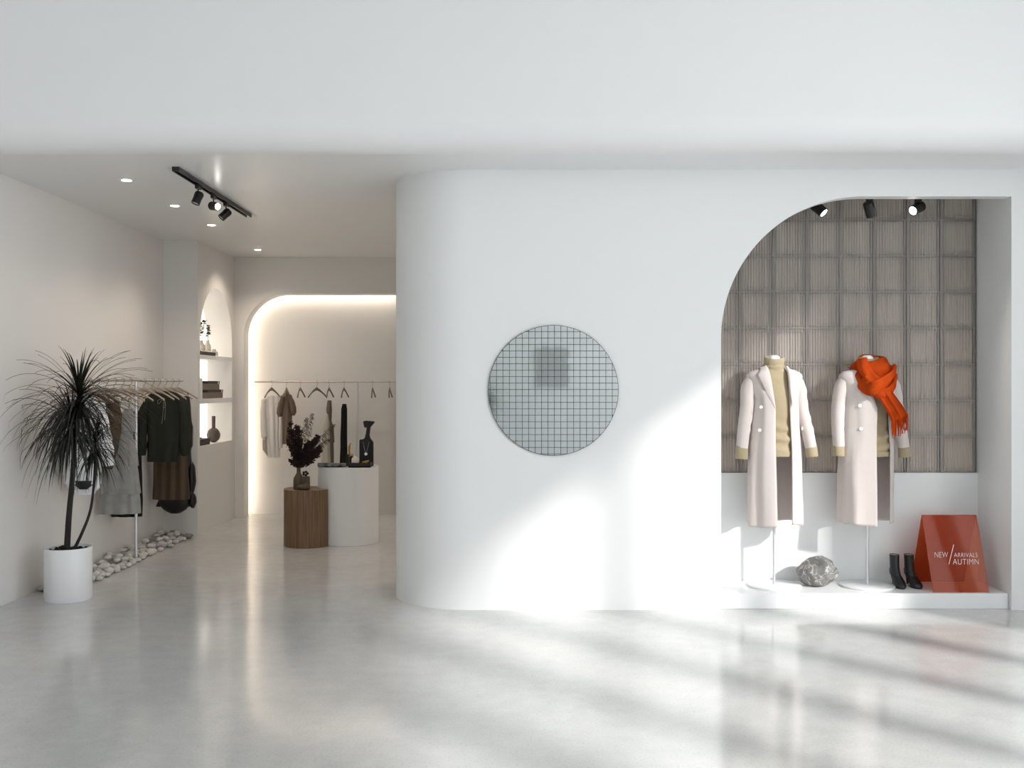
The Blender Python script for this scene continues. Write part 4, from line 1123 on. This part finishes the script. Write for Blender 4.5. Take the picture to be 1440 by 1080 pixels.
for k in range(2):
    bd.tube([(bdx+.030*math.cos(a)+.004*k, 9.575+.022*math.sin(a), zp+.048+.010*k+.006*math.cos(a)) for a in [2*PI*q/20 for q in range(21)]], .004, 8)
bd.ellipsoid((bdx,9.575,zp+.032),(.025,.02,.018),14,8)
tag(bd.build('brass_bangles', 'brass', smooth=True), 'brass bangles piled at the right in the black tray', 'bangles')
# bust
bst = thing('necklace_bust', (P(515.5,0,9.75).x, 9.75, zp), 'flat black stylised bust with a tilted head on the white plinth', 'display bust')
def PB(L_): return [(P(a, b, 9.75).x, P(a, b, 9.75).z) for a, b in L_]
tors = [(505.8,658.3),(505.8,620),(506.2,618),(509,618.2),(513,616),(515,609),(516,601),(514.5,600.8),(514,601.5),(512.5,600.5),(511.5,596),(511,592.5),(514,591.5),(519,592),(524,592.4),(526.8,592.8),(526,595),(523,598.5),(521,601),(520,606),(519.5,612),(520.8,616.5),(524,620.5),(525,622),(525,658.3)]
MB().prism_y(PB(tors), 9.725, 9.775).build('bust_board', 'ink', bst, bevel=.006)
nk = thing('pendant_necklace', (P(514.5,0,9.72).x, 9.72, P(0,640,9.72).z), 'silver chain necklace with a round pendant on the black bust', 'necklace')
MB().tube(smooth_path([P(510.5,621,9.715),P(512.5,631,9.715),P(514.6,637,9.715),P(517,630,9.715),P(519,621,9.715)], 20), .0011, 5).build('chain', 'silver', nk)
MB().lathe([(0,0),(.015,0),(.0155,.002),(.014,.004),(0,.004)], P(514.6,638.5,9.7185), 24, (0,-1,0), caps=False).build('pendant', 'silver', nk, smooth=True)
# dark boxes with a gold figure
b1 = MB().box(P(487,0,9.7).x, P(491,0,9.7).x, 9.66, 9.74, zp, zp+.115).build('jewellery_box', 'tray', bevel=.003); tag(b1, 'upright dark jewellery box left of the gold hand figure', 'box')
b2 = MB().box(P(491.2,0,9.76).x, P(495.5,0,9.76).x+.0, 9.76, 9.83, zp, zp+.09).build('jewellery_box', 'tray', bevel=.003); tag(b2, 'small dark box carrying the gold hand figure', 'box')
fgx = P(492.5,0,9.79).x
fo = MB().tube(smooth_path([Vector((fgx,9.795,zp+.09)),Vector((fgx-.008,9.795,zp+.12)),Vector((fgx-.012,9.795,zp+.165)),Vector((fgx-.006,9.795,zp+.20)),Vector((fgx+.002,9.795,zp+.222))], 16), [.022,.020,.018,.016,.016,.017,.018,.019,.020,.020,.019,.018,.016,.014,.012,.009,.005], 12, flat=.6)
fo.tube([(fgx+.008,9.795,zp+.10),(fgx+.022,9.795,zp+.11),(fgx+.026,9.795,zp+.095)], [.012,.010,.006], 8)
tag(fo.build('gold_figure', 'brass', smooth=True), 'small gold curved figure on a dark box at the middle of the white plinth', 'figurine')

# ------------------------------------------------------------------ things in the arched niche
def nx(yd): return yd
sx = XC-.15
tq = thing('black_tray', (sx, 10.50, 1.842), 'black tray under the glass vases on the upper niche shelf', 'tray')
MB().box(XC-.22, XC-.03, 10.24, 10.83, 1.842, 1.882).build('tray_body', 'tray', tq, bevel=.003)
def gvase(x_, y_, h, r, lb, ht):
    t = thing('glass_vase', (x_, y_, ht), lb, 'vase', 'vases on the upper niche shelf')
    MB().lathe([(0,0),(r,0),(r*1.03,.01),(r,h*.55),(r*.55,h*.8),(r*.5,h),(r*.42,h),(r*.45,h*.8),(r*.88,h*.5),(r*.9,.01),(0,.01)], (x_,y_,ht), 24, caps=False).build('vase_body', 'clear', t, smooth=True, angle=50)
    return t
gvase(XC-.10, 10.54, .12, .045, 'squat pale glass vase with the taller eucalyptus stems', 1.882)
gvase(XC-.09, 10.74, .13, .035, 'narrow pale glass vase with eucalyptus at the right end of the tray', 1.882)
gvase(XC-.08, 10.93, .08, .045, 'small clear glass bowl beside the black tray on the upper niche shelf', 1.842)
def sprig(x_, y_, z_, h, lean, seed, lb):
    r = random.Random(seed); t = thing('eucalyptus_sprig', (x_,y_,z_), lb, 'plant stem', 'eucalyptus on the upper niche shelf')
    p = smooth_path([Vector((x_,y_,z_-.06)), Vector((x_+.005,y_+lean*.4,z_+h*.5)), Vector((x_,y_+lean,z_+h))], 16)
    MB().tube(p, .0016, 5).build('stem', 'euca', t)
    lf = MB()
    for i in range(6, 17):
        for s_ in (-1,1):
            d1 = Vector((r.uniform(-.6,.6), s_*r.uniform(.5,1), r.uniform(-.1,.5))).normalized(); d2 = d1.cross(Vector((r.uniform(-.3,.3),.2,1))).normalized(); R_ = r.uniform(.015,.024)
            c_ = p[i]+d1*R_*1.2
            lf.add([c_+d1*R_*math.cos(a)+d2*R_*.85*math.sin(a)+Vector((0,0,.002*math.cos(2*a))) for a in [2*PI*k/10 for k in range(10)]], [tuple(range(10))])
    lf.build('leaves', 'euca', t)
sprig(XC-.10, 10.54, 2.00, .17, -.05, 1, 'eucalyptus sprig leaning left in the squat vase')
sprig(XC-.10, 10.56, 2.00, .21, .10, 2, 'tallest eucalyptus sprig leaning right from the squat vase')
sprig(XC-.09, 10.74, 2.01, .15, .03, 3, 'eucalyptus sprig in the narrow vase at the right')
# boxes on the lower shelf
def lidbox(y0, y1, z0, z1, lb, x0=XC-.22, x1=XC-.04):
    t = thing('storage_box', ((x0+x1)/2, (y0+y1)/2, z0), lb, 'box', 'stacked boxes on the lower niche shelf')
    zl = z1-.028
    MB().box(x0+.003, x1-.003, y0+.003, y1-.003, z0, zl).build('box_body', 'grey_box', t)
    MB().box(x0, x1, y0, y1, zl, z1).build('lid', 'ink', t, bevel=.002)
    MB().box(x1, x1+.002, y1-.075, y1-.045, zl-.004, z1-.002).build('clasp', 'silver', t)
lidbox(10.58, 11.15, 1.385, 1.478, 'larger taupe box with a black lid at the bottom of the niche stack')
lidbox(10.58, 11.02, 1.4785, 1.572, 'smaller taupe box with a black lid on top of the niche stack')
# two upright books with patterned covers
bk = MB().box(XC-.20, XC-.05, 10.23, 10.33, 1.385, 1.575).build('upright_book', 'ink', bevel=.002); tag(bk, 'upright black book at the left of the lower niche shelf', 'book')
bk2 = MB(); bk2.box(XC-.21, XC-.06, 10.40, 10.47, 1.385, 1.60); tag(bk2.build('upright_book', 'lacquer', bevel=.002), 'upright white book between the black book and the taupe boxes', 'book')
# bottom compartment
tb = thing('black_tray', (sx, 10.42, .90), 'black tray at the bottom left of the arched niche', 'tray')
MB().box(XC-.22, XC-.02, 10.21, 10.60, .90, .965).build('tray_body', 'tray', tb, bevel=.003)
cd = thing('bottle_candle', (XC-.10, 10.34, .965), 'small cream bottle candle on the lower black tray', 'candle')
MB().lathe([(0,0),(.038,0),(.040,.05),(.034,.085),(.010,.10),(.007,.13),(0,.13)], (XC-.10,10.34,.965), 24, caps=False).build('candle_body', 'candle', cd, smooth=True, angle=50)
rr_ = MB().lathe([(.014,0),(.03,.0),(.032,.012),(.014,.014)], (XC-.10,10.48,.965), 20, caps=False).build('brass_ring', 'brass'); tag(rr_, 'small brass dish on the lower black tray', 'dish')
vx, vy = XC-.085, 10.94
vv = thing('round_vase', (vx, vy, .90), 'smoky round vase with a tall straight neck at the bottom of the niche', 'vase')
mbv = MB(); rs = []
for i in range(1, 20):
    t_ = PI*i/20; z_ = .90+.080-.081*math.cos(t_); rad = .078*math.sin(t_)
    rs.append([(vx+rad*.92*math.cos(2*PI*k/32), vy+rad*math.sin(2*PI*k/32), z_) for k in range(32)])
mbv.rings(rs).build('vase_body', 'vase_grey', vv, smooth=True, angle=60)
MB().lathe([(.020,.145),(.020,.288),(.016,.288),(.016,.145)], (vx,vy,.90), 24, caps=False).build('vase_neck', 'vase_grey', vv, smooth=True)

# ------------------------------------------------------------------ rear of the hall (what the mirror shows)
rf = thing('wall_picture', (.75, YB, 1.85), 'grey framed panel on the rear wall, reflected in the tiled mirror', 'picture')
MB().box(.45,1.05,YB,YB+.03,1.48,2.22).build('frame', 'mullion', rf); MB().box(.48,1.02,YB+.031,YB+.034,1.51,2.19).build('panel', mat('pale_grey_panel', (.46,.47,.47), .6), rf)

p2 = copy_tree(plant); p2.location = (-.55, -4.0, 0); p2.rotation_euler = (0,0,2.0); p2['label'] = 'spiky dracaena at the rear, reflected at the left edge of the tiled mirror'
# ------------------------------------------------------------------ light
w = bpy.data.worlds.new('sky'); scene.world = w; w.use_nodes = True
bg = w.node_tree.nodes['Background']; bg.inputs[0].default_value = (.955,.985,1.0,1); bg.inputs[1].default_value = 3.95
s = bpy.data.lights.new('sun', 'SUN'); s.energy = 4.4; s.angle = math.radians(2.9); s.color = (1,.97,.93)
so_ = bpy.data.objects.new('sun', s); col.objects.link(so_); so_.location = (20,-15,14)
so_.rotation_euler = Vector((-.60,.667,-.456)).to_track_quat('-Z','Y').to_euler()

# ------------------------------------------------------------------ camera
c = bpy.data.cameras.new('camera'); co = bpy.data.objects.new('camera', c); col.objects.link(co)
co.location = (0,0,CZ); co.rotation_euler = (PI/2,0,0); c.sensor_width = 36; c.lens = 35.0; c.clip_end = 100
scene.camera = co
scene.view_settings.view_transform = 'Standard'; scene.view_settings.look = 'None'
scene.view_settings.gamma = 1; scene.view_settings.use_curve_mapping = False
scene.view_settings.exposure = 0.0
try: scene.cycles.max_bounces = 12; scene.cycles.diffuse_bounces = 6; scene.cycles.transmission_bounces = 8; scene.cycles.transparent_max_bounces = 12; scene.cycles.sample_clamp_indirect = 6
except Exception: pass
